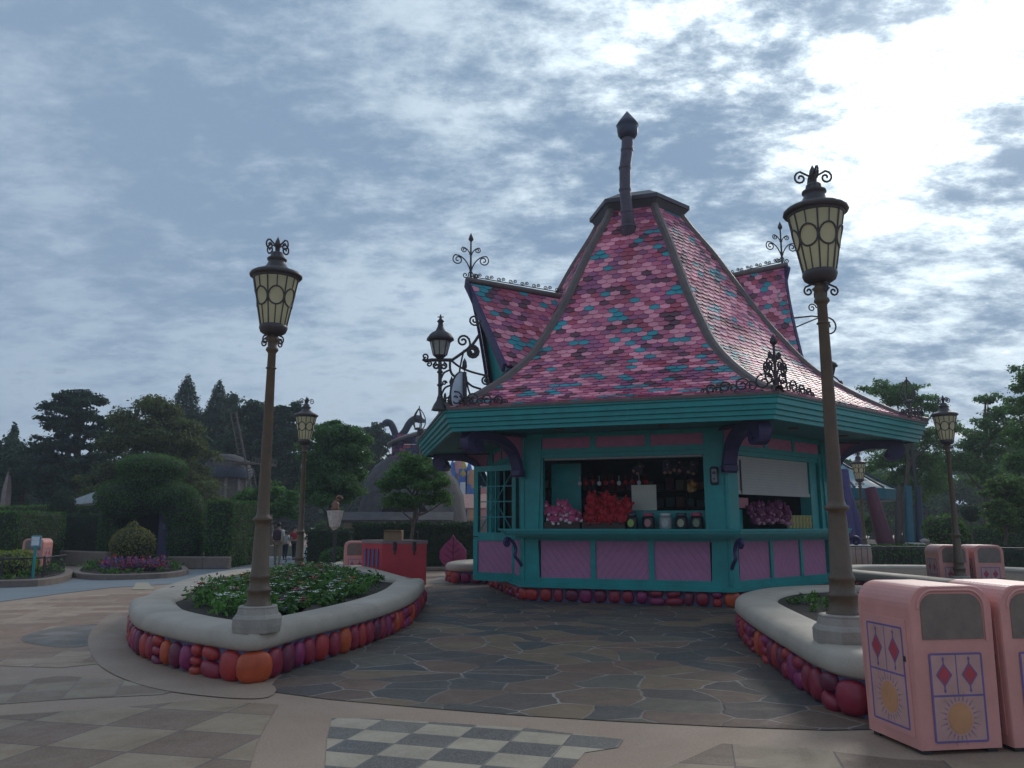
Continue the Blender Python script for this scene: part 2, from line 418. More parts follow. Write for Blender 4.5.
def checker_mat(name, o, ang, size, ca, cb, mort, mw=.03, var=.3, stagger=False, jitter=.5):
    """square paving in two colours laid from the world point o at the angle ang"""
    m = mat(name, ca, .7); s = NT(m); b = s.N['Principled BSDF']
    g = s.n('ShaderNodeNewGeometry').outputs['Position']
    mp = s.n('ShaderNodeMapping', vector_type='TEXTURE'); mp.inputs['Location'].default_value = (o[0], o[1], 0); mp.inputs['Rotation'].default_value = (0, 0, ang)
    mp.inputs['Scale'].default_value = (size[0], size[1], 1); s.L.new(g, mp.inputs['Vector'])
    x = s.n('ShaderNodeSeparateXYZ'); s.L.new(mp.outputs[0], x.inputs[0])
    fy = s.math('FLOOR', x.outputs[1]); X = x.outputs[0]
    if stagger: X = s.math('ADD', X, s.math('MULTIPLY', s.math('FLOORED_MODULO', fy, 2.0), .5))
    fx = s.math('FLOOR', X)
    par = s.math('FLOORED_MODULO', s.math('ADD', fx, fy), 2.0)
    cid = s.n('ShaderNodeCombineXYZ'); s.L.new(fx, cid.inputs[0]); s.L.new(fy, cid.inputs[1])
    wn = s.n('ShaderNodeTexWhiteNoise', noise_dimensions='2D'); s.L.new(cid.outputs[0], wn.inputs['Vector'])
    if stagger: par = s.math('GREATER_THAN', wn.outputs['Value'], .5)
    col = s.mix(par, ca, cb)
    col = s.mix(s.rng(wn.outputs['Value'], 0, 1, 0, jitter), col, s.mix(wn.outputs['Value'], tuple(k*.6 for k in ca), tuple(min(1, k*1.25) for k in cb)))
    a = s.noise(g, 2.2, 6, .7, .5); col = s.mix(s.rng(a, .4, .75, 0, var), col, tuple(k*.4 for k in ca))
    sp = s.noise(g, 70, 2, .7); col = s.mix(s.rng(sp, .4, .7, 0, .22), col, tuple(min(1, k*1.7) for k in cb))
    fr = [s.math('FRACT', X), s.math('FRACT', x.outputs[1])]; ed = []
    for f_, sz in zip(fr, size):
        ed.append(s.math('MULTIPLY', s.math('MINIMUM', f_, s.math('SUBTRACT', 1.0, f_)), sz))
    e = s.math('MINIMUM', ed[0], ed[1]); mk = s.rng(e, mw*.35, mw*.65, 1, 0)
    col = s.mix(mk, col, mort); s.L.new(col, b.inputs['Base Color'])
    bp = s.n('ShaderNodeBump'); bp.inputs['Strength'].default_value = .5; bp.inputs['Distance'].default_value = .008
    s.L.new(s.math('SUBTRACT', s.math('MULTIPLY', sp, .3), mk), bp.inputs['Height']); s.L.new(bp.outputs[0], b.inputs['Normal'])
    s.L.new(s.rng(a, .3, .7, .5, .8), b.inputs['Roughness'])
    return m
def flag_mat():
    m = mat('flagstone', (.1, .1, .1), .6); s = NT(m); b = s.N['Principled BSDF']
    g = s.n('ShaderNodeNewGeometry').outputs['Position']
    w = s.n('ShaderNodeTexNoise'); w.inputs['Scale'].default_value = 1.3; w.inputs['Detail'].default_value = 3; s.L.new(g, w.inputs['Vector'])
    off = s.vmath('SCALE', s.vmath('SUBTRACT', w.outputs['Color'], (.5, .5, .5))); off.node.inputs[3].default_value = .34
    P = s.vmath('MULTIPLY', s.vmath('ADD', g, off), (1, 1.12, 0))
    v = s.n('ShaderNodeTexVoronoi', voronoi_dimensions='2D'); v.inputs['Scale'].default_value = 1.75; s.L.new(P, v.inputs['Vector'])
    e = s.n('ShaderNodeTexVoronoi', voronoi_dimensions='2D', feature='DISTANCE_TO_EDGE'); e.inputs['Scale'].default_value = 1.75; s.L.new(P, e.inputs['Vector'])
    cr = s.n('ShaderNodeValToRGB'); cr.color_ramp.interpolation = 'CONSTANT'
    x = s.n('ShaderNodeSeparateColor'); s.L.new(v.outputs['Color'], x.inputs[0]); s.L.new(x.outputs[0], cr.inputs[0])
    cols = [(0, (.090, .074, .062)), (.2, (.150, .095, .068)), (.34, (.062, .066, .064)), (.46, (.120, .105, .080)), (.58, (.185, .105, .072)), (.70, (.075, .062, .060)), (.80, (.200, .135, .080)), (.92, (.055, .058, .062))]
    el = cr.color_ramp.elements; el[0].color = (*cols[0][1], 1); el[1].position = cols[1][0]; el[1].color = (*cols[1][1], 1)
    for p_, c_ in cols[2:]: k = el.new(p_); k.color = (*c_, 1)
    a = s.noise(g, 3.0, 8, .72, .6); f = s.noise(g, 24, 6, .75)
    c = s.mix(s.rng(a, .3, .7, 0, .45), cr.outputs[0], (.062, .056, .052)); c = s.mix(s.rng(f, .4, .7, 0, .35), c, (.19, .15, .12))
    mk = s.rng(e.outputs['Distance'], .012, .032, 1, 0)
    dirt = s.rng(s.noise(g, 1.1, 4, .6, .4), .38, .62, .12, .9)
    c = s.mix(s.math('MULTIPLY', mk, dirt), c, (.30, .27, .235)); s.L.new(c, b.inputs['Base Color'])
    s.L.new(s.rng(a, .3, .7, .6, .9), b.inputs['Roughness']); b.inputs['Specular IOR Level'].default_value = .3
    h = s.math('ADD', s.math('MULTIPLY', f, .35), s.math('SUBTRACT', s.math('MULTIPLY', a, .5), mk))
    bp = s.n('ShaderNodeBump'); bp.inputs['Strength'].default_value = .6; bp.inputs['Distance'].default_value = .012
    s.L.new(h, bp.inputs['Height']); s.L.new(bp.outputs[0], b.inputs['Normal'])
    return m
def sheet(name, pts, z, m, smooth=0):
    P = [(p.x, p.y) for p in pts] if isinstance(pts[0], Vector) else pts
    if smooth: P = catmull(P, smooth)
    mb = MB(); P = ccw(P); mb.add([(x, y, z) for x, y in P], [tuple(range(len(P)))])
    o = mb.build(name, m, kind='structure'); return o
def gp(*pp, z=0.0): return [G(x, y, z) for x, y in pp]
g_main = ground_mat('plaza_concrete', (.270, .185, .132), (.335, .240, .175), .35, 55, .7)
MB().add([(-400, -60, 0), (400, -60, 0), (400, 800, 0), (-400, 800, 0)], [(0, 1, 2, 3)]).build('ground', g_main, kind='structure')
# rose and sand paving on the left, laid in bands
c0 = G(120, 640); pv = checker_mat('rose_paving', (c0.x, c0.y), R(14), (.9, .45), (.255, .150, .098), (.36, .25, .17), (.15, .12, .10), .014, .5, True, .8)
sheet('plaza_paving', gp((-260, 616), (-120, 608), (0, 603), (105, 594), (190, 586), (228, 580), (262, 584), (200, 620), (140, 640), (120, 662), (60, 668), (-140, 662), (-420, 680)), .004, pv)
ring = ground_mat('band_concrete', (.245, .172, .125), (.30, .216, .16), .3, 60, .8)
sheet('paving_band', gp((88, 640), (96, 626), (118, 613), (160, 640), (235, 672), (262, 680), (276, 690), (262, 699), (210, 697), (150, 688), (108, 672), (92, 656)), .008, ring, 4)
slate = checker_mat('weathered_paving', (c0.x, c0.y), R(-20), (.5, .35), (.13, .115, .10), (.19, .155, .13), (.12, .1, .09), .012, .5, True, .7)
sheet('weathered_patch', gp((20, 640), (55, 628), (120, 624), (118, 634), (92, 645), (60, 648)), .006, slate, 4)
# small tiles near the left edge
c1 = G(70, 690); st_ = checker_mat('small_rose_tiles', (c1.x, c1.y), R(20), (.42, .42), (.20, .13, .09), (.29, .22, .15), (.2, .165, .14), .012)
sheet('small_tile_border', gp((-120, 705), (-90, 684), (0, 684), (60, 676), (120, 680), (178, 691), (160, 695), (60, 700), (-20, 706)), .004, st_)
# large two-colour tiles
A_ = G(226, 713); B_ = G(181, 731); C_ = A_*2-G(153, 709.5)
big_ang = math.atan2(C_.y-A_.y, C_.x-A_.x); sz1 = (C_-A_).length; sz2 = (B_-A_).length
print('big tile', sz1, sz2, math.degrees(big_ang), math.degrees(math.atan2(B_.y-A_.y, B_.x-A_.x)))
bt = checker_mat('large_tiles', (A_.x, A_.y), math.atan2(A_.y-B_.y, A_.x-B_.x)-pi/2, (sz1, sz2), (.175, .110, .078), (.29, .215, .140), (.12, .09, .08), .012, .45)
sheet('large_tile_paving', gp((-300, 760), (-250, 722), (0, 716), (120, 708), (200, 700), (278, 705), (268, 722), (256, 745), (250, 768), (247, 800), (-330, 860)), .004, bt)
sheet('large_tile_paving', gp((650, 785), (668, 768), (722, 744), (790, 747), (900, 760), (1040, 764), (1200, 775), (1250, 830), (640, 830)), .004, bt)
P0 = G(439, 724); P1 = G(330, 728+9); Q0 = G(365, 730); Q1 = G(414.5, 734.5); Q2 = G(459, 738); Q3 = G(509, 742); Q4 = G(562, 746)
ux = (Q4-Q0)/4; print('chk', ux.length, math.degrees(math.atan2(ux.y, ux.x)))
V1 = G(385, 721); vy = V1-Q0; print('chk2', vy.length, math.degrees(math.atan2(vy.y, vy.x)))
ct = checker_mat('checker_tiles', (Q0.x, Q0.y), math.atan2(ux.y, ux.x), (ux.length, max(vy.length, .2)), (.060, .061, .066), (.37, .31, .225), (.16, .14, .12), .012, .4, jitter=.25)
sheet('checker_paving', gp((332, 718.5), (385, 719.5), (440, 723), (530, 729), (624, 740), (618, 748), (585, 753), (572, 768), (540, 830), (318, 830), (325, 768), (327, 740)), .004, ct)
# flagstones round the kiosk
fl = flag_mat()
sheet('flagstone_paving', gp((262, 691), (330, 700), (420, 708), (520, 716), (620, 722), (720, 727), (830, 731), (950, 728), (1100, 700), (1150, 640), (900, 590), (760, 583), (560, 578), (470, 583), (430, 586), (395, 600), (330, 640)), .006, fl)
# the blue grey road and pale patch
rd = ground_mat('road_asphalt', (.150, .172, .190), (.185, .205, .222), .2, 40, .3, .2)
sheet('road', gp((-260, 622), (0, 602), (60, 594), (110, 588), (190, 583), (225, 578), (262, 572), (300, 566), (330, 558), (328, 552), (300, 546.5), (262, 548), (225, 557), (195, 569), (175, 576), (60, 580), (0, 586), (-260, 596)), .008, rd)
sheet('pale_road_patch', gp((132, 590), (136, 583), (148, 583), (155, 590)), .012, ground_mat('pale_stone', (.34, .29, .21), (.4, .34, .25), .2))
sheet('far_path', gp((440, 575), (475, 572), (520, 575), (520, 583), (430, 584)), .010, ground_mat('pale_path', (.30, .25, .2), (.36, .3, .25), .2))
# ------------------------------------------------------------------ planters with cobbled walls
PEB = [mat('stone_%s' % n_, c_, .42, .22, 5, .3, 14, spec=.5) for n_, c_ in (
    ('orange', (.48, .075, .022)), ('red', (.36, .026, .026)), ('crimson', (.26, .018, .042)), ('magenta', (.24, .018, .095)), ('maroon', (.15, .014, .045)), ('rust', (.44, .055, .035)))]
M_MORTAR = mat('blue_mortar', (.12, .12, .22), .8, .3, 8, .5, 20)
M_COPE = ground_mat('cast_coping', (.34, .285, .23), (.43, .365, .295), .16, 70, 1.6, .42, .15)
M_SOIL = mat('soil', (.035, .022, .016), .95, .4, 12, .8, 40)
def pebbles(mb, P, Nn, z0, z1, closed=True, s0=0, s1=1e9, big=None, w=(.22, .42), inw=.02, depth=.09, wts=(.16, .24, .22, .16, .12, .1)):
    """rounded stones set in courses along a resampled outline P with inward normals Nn"""
    L = [0]
    for i in range(len(P)-(0 if closed else 1)): L.append(L[-1]+(P[(i+1) % len(P)]-P[i]).length)
    tot = L[-1]; H = z1-z0; s = s0
    def at(q):
        q = q % tot; i = min(len(P)-1, int(q/tot*(len(L)-1)))
        while i > 0 and L[i] > q: i -= 1
        while i < len(L)-2 and L[i+1] < q: i += 1
        t = (q-L[i])/max(1e-6, L[i+1]-L[i]); j = (i+1) % len(P)
        return P[i].lerp(P[j], t), Nn[i].lerp(Nn[j], t).normalized()
    while s < min(tot, s1):
        wd = random.uniform(*w)*H; r = random.random()
        if r < .58: st = [(.5, random.uniform(.42, .5))]; wd *= .85
        elif r < .93: k = random.uniform(.38, .62); st = [(k/2, k/2), (k+(1-k)/2, (1-k)/2)]
        else: a, b = random.uniform(.26, .36), random.uniform(.6, .7); st = [(a/2, a/2), ((a+b)/2, (b-a)/2), ((1+b)/2, (1-b)/2)]; wd *= .8
        if big and any(abs(s-b_) < H*.5 for b_ in big): st = [(.5, .5)]; wd = H*1.12
        for c, h in st:
            ww = wd*random.uniform(.86, 1.04)
            p, nn = at(s+wd/2+random.uniform(-.03, .03)*H); t = Vector((nn.y, -nn.x, 0))
            c3 = Vector((p.x, p.y, z0+c*H))+Vector((nn.x, nn.y, 0))*inw
            ang = random.uniform(-.22, .22)
            X = t*math.cos(ang)+Vector((0, 0, 1))*math.sin(ang); Z = -t*math.sin(ang)+Vector((0, 0, 1))*math.cos(ang)
            M = Matrix((X, Vector((nn.x, nn.y, 0)), Z)).transposed()
            orange = big and len(st) == 1 and any(abs(s-b_) < H*.5 for b_ in big)
            mi = 0 if orange else random.choices(range(6), wts)[0]
            # superellipsoid-like pebble
            vs = []; nseg, mseg = 12, 8; cc = c3
            ph = random.random()*6
            for i in range(mseg+1):
                th = pi*i/mseg
                for k in range(nseg):
                    a = 2*pi*k/nseg; ca, sa = math.cos(a), math.sin(a); ct_, st2 = math.cos(th), math.sin(th)
                    e = .72; f_ = lambda q: math.copysign(abs(q)**e, q)
                    wob = 1+.05*math.sin(2*a+ph)
                    q = Vector((f_(ca)*f_(st2)*ww*.5*wob, f_(sa)*f_(st2)*depth, -f_(ct_)*h*H*.98)); vs.append(cc+M@q)
            fs = [(i*nseg+k, i*nseg+(k+1) % nseg, (i+1)*nseg+(k+1) % nseg, (i+1)*nseg+k) for i in range(mseg) for k in range(nseg)]
            mb.add(vs, fs, mi, True)
        s += wd*1.05
def planter(label, outline, h_stone=.33, top=.5, width=.57, soil_z=.42, step=.09, big=None, cell=1.0, group=None, name='planter', cope_mat=None, smooth=5):
    P = resample(ccw(catmull([(p[0], p[1]) for p in outline], smooth)), step); Nn = normals(P)
    for _ in range(3): Nn = [(Nn[i-1]+Nn[i]*2+Nn[(i+1) % len(P)]).normalized() for i in range(len(P))]
    t = thing(name, label, 'planter', (sum(p.x for p in P)/len(P), sum(p.y for p in P)/len(P), 0), 0, group)
    n = len(P); T = top; Hs = h_stone
    PA = np.array([(p.x, p.y) for p in P])
    def inset(d):
        Q = PA.copy(); st = max(1, int(abs(d)/.03)); 
        for _ in range(st):
            T_ = np.roll(Q, -2, 0)-np.roll(Q, 2, 0); T_ /= np.linalg.norm(T_, axis=1)[:, None]+1e-9
            Q = Q+np.stack([-T_[:, 1], T_[:, 0]], 1)*(d/st)
            if d > .09: Q = .2*np.roll(Q, 1, 0)+.6*Q+.2*np.roll(Q, -1, 0)
        return [Vector(q) for q in Q]
    prof = [(.10, Hs-.03), (.01, Hs-.025), (-.012, Hs+.0), (-.015, Hs+.05), (.0, T-.055), (.04, T-.022), (.10, T-.004), (.18, T), (width-.16, T), (width-.07, T-.015), (width-.015, T-.05), (width, T-.1), (width, soil_z-.08)]
    vs = []; fs = []; m = len(prof)
    cols_ = [inset(d) for d, z in prof]
    for i in range(n):
        for c_i, (d, z) in enumerate(prof): q = cols_[c_i][i]; vs.append((q.x, q.y, z))
    for i in range(n):
        j = (i+1) % n
        for k in range(m-1): fs.append((i*m+k, i*m+k+1, j*m+k+1, j*m+k))
    MB().add(vs, fs, 0, True).build('coping', cope_mat or M_COPE, t)
    mb = MB(); vs = []; fs = []
    for i, p in enumerate(P):
        for z in (0, Hs): q = p+Nn[i]*.06; vs.append((q.x, q.y, z))
    for i in range(n): j = (i+1) % n; fs.append((2*i, 2*j, 2*j+1, 2*i+1))
    mb.add(vs, fs, 0, True); mb.build('wall', M_MORTAR, t)
    mb = MB(); PP = inset(.035); NP = normals(PP)
    for _ in range(2): NP = [(NP[i-1]+NP[i]*2+NP[(i+1) % n]).normalized() for i in range(n)]
    if big: big = [min(range(n), key=lambda i: (P[i]-Vector(big[0][:2])).length)*step-.15]
    pebbles(mb, PP, NP, -.01, Hs-.03, big=big, inw=.03, depth=.085, w=(.70, 1.06), wts=(.08, .30, .30, .16, .11, .05)); mb.build('cobble_facing', PEB, t)
    I = inset(width-.02)
    mb = MB(); mb.add([(q.x, q.y, soil_z) for q in I], [tuple(range(n))]); mb.build('soil', M_SOIL, t)
    return t, P, Nn, I
Lf = [(130, 610), (133, 622.7), (147, 630), (178, 638), (217, 645), (244, 648.5), (262, 647.5), (287, 641), (307, 635), (358, 622), (396, 609.6), (416, 599), (424, 587)]
Lb = [(414, 577.5), (391, 571.5), (368, 565.5), (352, 561), (334, 562), (318, 566), (285, 567), (245, 568), (205, 573), (165, 584), (142, 595)]
OL = [G(x, y, .33) for x, y in Lf]+[G(x, y, .5) for x, y in Lb]
cornerP = G(255, 648, .33)
plL, PL, NL, IL = planter('large planter with pale coping and red cobbles, full of bedding flowers, left of the kiosk', OL, smooth=5, big=[cornerP])
Rf = [(742, 602), (747, 618), (772, 637), (802.6, 658), (828, 674), (842, 679), (862, 677)]
Rb = [(850, 584.5), (828, 584.6), (797, 586.6), (772, 589), (752, 593)]
cg = G(862, 677, .33)
OR = [Vector((*q, 0)) for q in ((2.98, 10.6), (2.8, 9.2), (2.68, 8.0), (2.60, 7.1), (2.68, 6.58), (3.05, 6.40), (3.7, 6.7), (5.0, 7.9), (6.1, 9.6), (6.6, 11.8), (6.3, 13.4), (5.5, 14.0), (4.3, 13.45), (3.6, 12.6), (3.18, 11.6))]
plR, PR, NR, IR = planter('cobbled planter with pale coping behind the pink bins, mostly bare soil', OR, smooth=5)
planter('far curved planter with grey coping beyond the right end of the kiosk', [(7.45, 19.6), (7.5, 18.0), (7.8, 16.2), (8.1, 14.6), (8.5, 13.4), (9.6, 12.9), (12.5, 13.6), (13.5, 16.5), (12.0, 20.0), (9.0, 21.0)], step=.15)
planter('small crimson cobbled planter beyond the open kiosk door', [(-1.55, 21.2), (-.6, 21.0), (.6, 21.4), (1.2, 22.6), (.6, 24.2), (-1.2, 24.2), (-1.8, 22.6)], step=.15)
# bedding plants
def inside(p, poly):
    c = False; n = len(poly)
    for i in range(n):
        a, b = poly[i], poly[(i+1) % n]
        if (a.y > p.y) != (b.y > p.y) and p.x < (b.x-a.x)*(p.y-a.y)/(b.y-a.y)+a.x: c = not c
    return c
def bed(poly, n, per, zb, seed, key, leaf, hmax=.22, margin=.15):
    rr = random.Random(seed); xs = [p.x for p in poly]; ys = [p.y for p in poly]; C = []; Fl = []
    cen = Vector((sum(xs)/len(xs), sum(ys)/len(ys)))
    k = 0
    while k < n:
        p = Vector((rr.uniform(min(xs), max(xs)), rr.uniform(min(ys), max(ys))))
        if not inside(p, poly) or not all(inside(p+Vector(q)*margin, poly) for q in ((1, 0), (-1, 0), (0, 1), (0, -1))): continue
        if rr.random() < .12+.3*max(0, math.sin(p.x*1.9)*math.cos(p.y*1.3)): k += 1; continue
        h = rr.uniform(.45, 1)*hmax*(1+.5*math.sin(p.x*2.2+p.y))
        h = max(.06, h)
        q = RNG.normal(size=(per, 3))*np.array([h*.42, h*.42, h*.28])+np.array([p.x, p.y, zb+h*.55]); q[:, 2] = np.maximum(q[:, 2], zb+.01); C.append(q)
        Fl.append((p.x, p.y, zb+h*1.05, h)); k += 1
    return np.concatenate(C), Fl
M_FL = [mat('petal_white', (.75, .74, .70), .6), mat('petal_pink', (.62, .07, .17), .6), mat('petal_red', (.5, .03, .04), .6), mat('petal_violet', (.16, .07, .30), .6)]
C_, FL_ = bed(IL, 600, 44, .42, 5, 'bedding', .05, .18, .26)
o = quads_obj('bedding_plants', C_, .045, leafset('bedding', (.075, .155, .040), .5), None, np.tile(np.array([[0, 0, 1.0]]), (len(C_), 1)), aspect=.4, jit=1.0)
tag(o, 'leafy bedding plants filling the large planter left of the kiosk', 'bedding plants', kind='stuff')
fc = []; fm = []
random.seed(11)
pm = MB()
for (x, y, z, h) in FL_:
    r = random.random()
    if r > .62: continue
    mi = 0 if r < .40 else (1 if r < .47 else (2 if r < .55 else 3))
    for _ in range(random.choice((1, 2, 3))):
        c = Vector((x+random.uniform(-.08, .08), y+random.uniform(-.08, .08), z+random.uniform(-.04, .05))); s_ = random.uniform(.022, .040)*(1.3 if mi in (1, 2) else 1)
        for k in range(5):
            a = 2*pi*k/5+x*9; d = Vector((math.cos(a), math.sin(a), .35)); e = Vector((-math.sin(a), math.cos(a), 0))
            pm.add([c, c+d*s_*.7+e*s_*.5, c+d*s_*1.4, c+d*s_*.7-e*s_*.5], [(0, 1, 2, 3)], mi)
o = pm.build('flowers', M_FL, kind='stuff', label='small white, pink and violet blossoms over the bedding plants of the large planter', cat='flowers')
C_, FL_ = bed(IR, 60, 30, .42, 8, 'bedding', .05, .12)
m_ = (C_[:, 1] > 9.3) & (C_[:, 0] < 4.6); C_ = C_[m_]
o = quads_obj('ground_cover', C_, .04, leafset('bedding', (.075, .155, .040), .5), None, np.tile(np.array([[0, 0, 1.0]]), (len(C_), 1)), aspect=.4, jit=1.0)
tag(o, 'sparse low plants on the soil of the planter behind the pink bins', 'ground cover', kind='stuff')
# ------------------------------------------------------------------ the kiosk
CX, CY = 3.25, 18.95; HC = Vector((CX, CY, 0))
CA = [221.4+60*k for k in range(6)]          # corner directions: near-left, near-right, right, back-right, back, left
def cdir(k): a = R(CA[k % 6]); return Vector((math.cos(a), math.sin(a), 0))
def corner(k, r, z): return HC+cdir(k)*r+Vector((0, 0, z))
def fpt(k, s, z, o, Rb=4.0):                 # face k lies between corner k and k+1; s metres from its left corner seen from outside
    a, b = corner(k, Rb, z), corner(k+1, Rb, z); t = (b-a).normalized(); nn = Vector((t.y, -t.x, 0))
    return a+t*s+nn*o
def fbox(mb, k, s0, s1, z0, z1, o0, o1, Rb=4.0, mi=0):
    mb.hexa([fpt(k, s0, z0, o1, Rb), fpt(k, s1, z0, o1, Rb), fpt(k, s1, z0, o0, Rb), fpt(k, s0, z0, o0, Rb),
             fpt(k, s0, z1, o1, Rb), fpt(k, s1, z1, o1, Rb), fpt(k, s1, z1, o0, Rb), fpt(k, s0, z1, o0, Rb)], mi)
TEAL = mat('teal_paint', (.004, .250, .245), .42, .16, 3.5, .12, 30, spec=.55)
TEAL2 = mat('teal_soffit', (.035, .20, .22), .6, .12, 2.0, .1, 30)
PURP = mat('purple_paint', (.038, .026, .100), .5, .2, 4, .15, 25)
TRIM = mat('weathered_lead_trim', (.120, .085, .082), .5, .25, 5, .3, 30)
DARKM = mat('dark_ironwork', (.035, .026, .030), .5, .2, 12)
IRON = mat('bronze_ironwork', (.085, .055, .040), .48, .25, 9)
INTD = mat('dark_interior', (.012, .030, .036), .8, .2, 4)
WOOD = mat('dark_wood', (.045, .022, .016), .6, .3, 10, .2)
def panel_mat(name, col, freq, ang):
    m = mat(name, col, .6, .1, 4); s = NT(m); b = s.N['Principled BSDF']
    tcn = s.n('ShaderNodeTexCoord'); x = s.n('ShaderNodeSeparateXYZ'); s.L.new(tcn.outputs['Object'], x.inputs[0])
    d = s.math('ADD', s.math('MULTIPLY', x.outputs[0], math.cos(ang)*freq), s.math('MULTIPLY', x.outputs[2], math.sin(ang)*freq))
    w = s.math('PINGPONG', d, .5)
    bp = s.n('ShaderNodeBump'); bp.inputs['Strength'].default_value = .5; bp.inputs['Distance'].default_value = .010
    s.L.new(s.rng(w, .03, .14), bp.inputs['Height']); s.L.new(bp.outputs[0], b.inputs['Normal'])
    nz = s.noise(tcn.outputs['Object'], 5, 5); c = s.mix(nz, tuple(k*.8 for k in col), tuple(k*1.15 for k in col))
    c = s.mix(s.rng(w, .0, .06, .28, 0), c, tuple(k*.35 for k in col)); s.L.new(c, b.inputs['Base Color'])
    return m
PINKL = panel_mat('pink_boarding', (.44, .165, .30), 9, R(35)); PINKR = panel_mat('pink_boarding_b', (.44, .165, .30), 9, R(-35))
PINKU = mat('pink_frieze', (.46, .15, .25), .6, .15, 5, .15, 40)
K = thing('kiosk', 'teal and pink six-sided souvenir kiosk with a bell-shaped scale-tiled roof', 'kiosk', (CX, CY, 0))
# footing
P_ = resample([corner(k, 3.98, 0) for k in range(6)], .2); P_ = [Vector((p[0], p[1])) for p in P_]; N_ = normals(P_)
mb = MB(); mb.prism([(p.x, p.y) for p in P_], 0, .29); mb.build('footing', M_MORTAR, K)
mb = MB(); tot_ = 3.98*6
pebbles(mb, P_, N_, 0, .29, inw=0, depth=.10, w=(.7, 1.25), big=[3.98], wts=(.05, .17, .34, .18, .22, .04)); mb.build('cobble_base', PEB, K)
mb = MB()
for z0, z1, o in ((.28, .335, .10), (.335, .39, .05)):
    mb.prism([tuple((corner(k, 4.0+o*1.15, 0))[:2]) for k in range(6)], z0, z1)
mb.build('base_moulding', TEAL, K)
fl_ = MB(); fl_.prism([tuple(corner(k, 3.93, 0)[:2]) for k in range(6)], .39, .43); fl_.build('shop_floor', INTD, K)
S_ = 4.0
fac = {0: 'open', 1: 'open', 2: 'wall', 3: 'wall', 4: 'wall', 5: 'open'}
def corner_post(k):
    mb = MB()
    for kk, s0, s1 in ((k % 6, 0, .30), ((k-1) % 6, S_-.30, S_)):
        # boards tapering inward at the bottom
        wb = .33 if kk != 1 else .26
        if s0 == 0: q = [(0, .39), (wb, .39), (wb-.03, 1.25), (wb-.02, 1.45), (wb+.06, 3.34), (0, 3.34)]
        else: q = [(S_, .39), (S_-wb, .39), (S_-wb+.03, 1.25), (S_-wb+.02, 1.45), (S_-wb-.06, 3.34), (S_, 3.34)]
        P3 = [fpt(kk, s, z, .035) for s, z in q]; 
        if s0 != 0: P3 = P3[::-1]
        nn = fpt(kk, 0, 0, 1)-fpt(kk, 0, 0, 0); mb.plate([p-nn*.16 for p in P3], nn, .16)
    c = corner(k, 4.03, 0)
    mb.tube([c+Vector((0, 0, .39)), c+Vector((0, 0, 3.33))], .045, 8)
    return mb.build('corner_post', TEAL, K)
for k in range(6): corner_post(k)
for k in range(6):
    wl = MB(); fr = MB()
    # lower boarding with three panels
    edges = [.30, 1.42, 2.56, 3.70] if k != 1 else [.30, 1.45, 2.6, 3.70]
    for i in range(3):
        p_ = MB(); fbox(p_, k, edges[i]+.045, edges[i+1]-.045, .46, 1.20, -.10, -.012)
        p_.build('boarded_panel', PINKL if i % 2 == 0 else PINKR, K)
    for e in (1.42, 2.56) if k != 1 else (1.45, 2.6): fbox(fr, k, e-.05, e+.05, .39, 1.30, -.05, .022)
    fbox(fr, k, .26, 3.74, .385, .47, -.05, .018); fbox(fr, k, .26, 3.74, 1.19, 1.31, -.05, .018)
    # frieze
    fbox(fr, k, .2, 3.8, 2.93, 3.03, -.10, .016); fbox(fr, k, .2, 3.8, 3.25, 3.34, -.10, .016)
    ed = [.34, 1.45, 2.55, 3.66]
    for e in (1.45, 2.55): fbox(fr, k, e-.05, e+.05, 3.02, 3.26, -.08, .014)
    for i in range(3):
        p_ = MB(); fbox(p_, k, ed[i]+.05, ed[i+1]-.05, 3.02, 3.26, -.07, -.006); p_.build('frieze_panel', PINKU, K)
    if fac[k] == 'wall':
        fbox(wl, k, .2, 3.8, 1.3, 2.94, -.12, -.01)
        for i in range(3): fbox(fr, k, ed[i+1]-.06 if i < 2 else 3.6, ed[i+1]+.06 if i < 2 else 3.7, 1.3, 2.93, -.05, .014)
        wl.build('wall', TEAL, K)
    else:
        fbox(fr, k, .24, .40, 1.40, 2.94, -.16, .006); fbox(fr, k, 3.60, 3.76, 1.40, 2.94, -.16, .006)
        fbox(fr, k, .40, 3.60, 2.84, 2.93, -.22, -.02)
    fr.build('wall_frame', TEAL, K)
# counter round the three open faces
for k in (0, 1, 5):
    c_ = MB()
    if k == 5: continue
    for z0, z1, o in ((1.385, 1.425, .46), (1.335, 1.387, .42), (1.29, 1.337, .33), (1.25, 1.292, .22)):
        e = o*math.tan(R(30))
        lo = -.06 if k == 1 else -e-.0
        x1 = S_+e if k == 0 else S_-.02
        q = [fpt(k, -e, 0, o), fpt(k, x1, 0, o), fpt(k, min(x1, S_), 0, -.35), fpt(k, 0, 0, -.35)]
        c_.prism([(p.x, p.y) for p in q], z0, z1)
    c_.build('counter', TEAL, K)
# floor-to-ceiling innards: back shelving, side fittings
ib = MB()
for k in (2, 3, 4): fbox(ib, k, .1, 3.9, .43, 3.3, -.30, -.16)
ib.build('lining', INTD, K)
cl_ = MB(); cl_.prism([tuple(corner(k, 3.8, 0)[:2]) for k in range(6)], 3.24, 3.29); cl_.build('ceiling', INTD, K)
sh = MB()
for k in (3, 4):
    for z in (1.0, 1.5, 1.95, 2.4): fbox(sh, k, .3, 3.7, z, z+.035, -.75, -.30)
    for s in (.3, 1.4, 2.6, 3.66): fbox(sh, k, s, s+.04, .43, 2.9, -.74, -.305)
sh.build('shelving', WOOD, K)
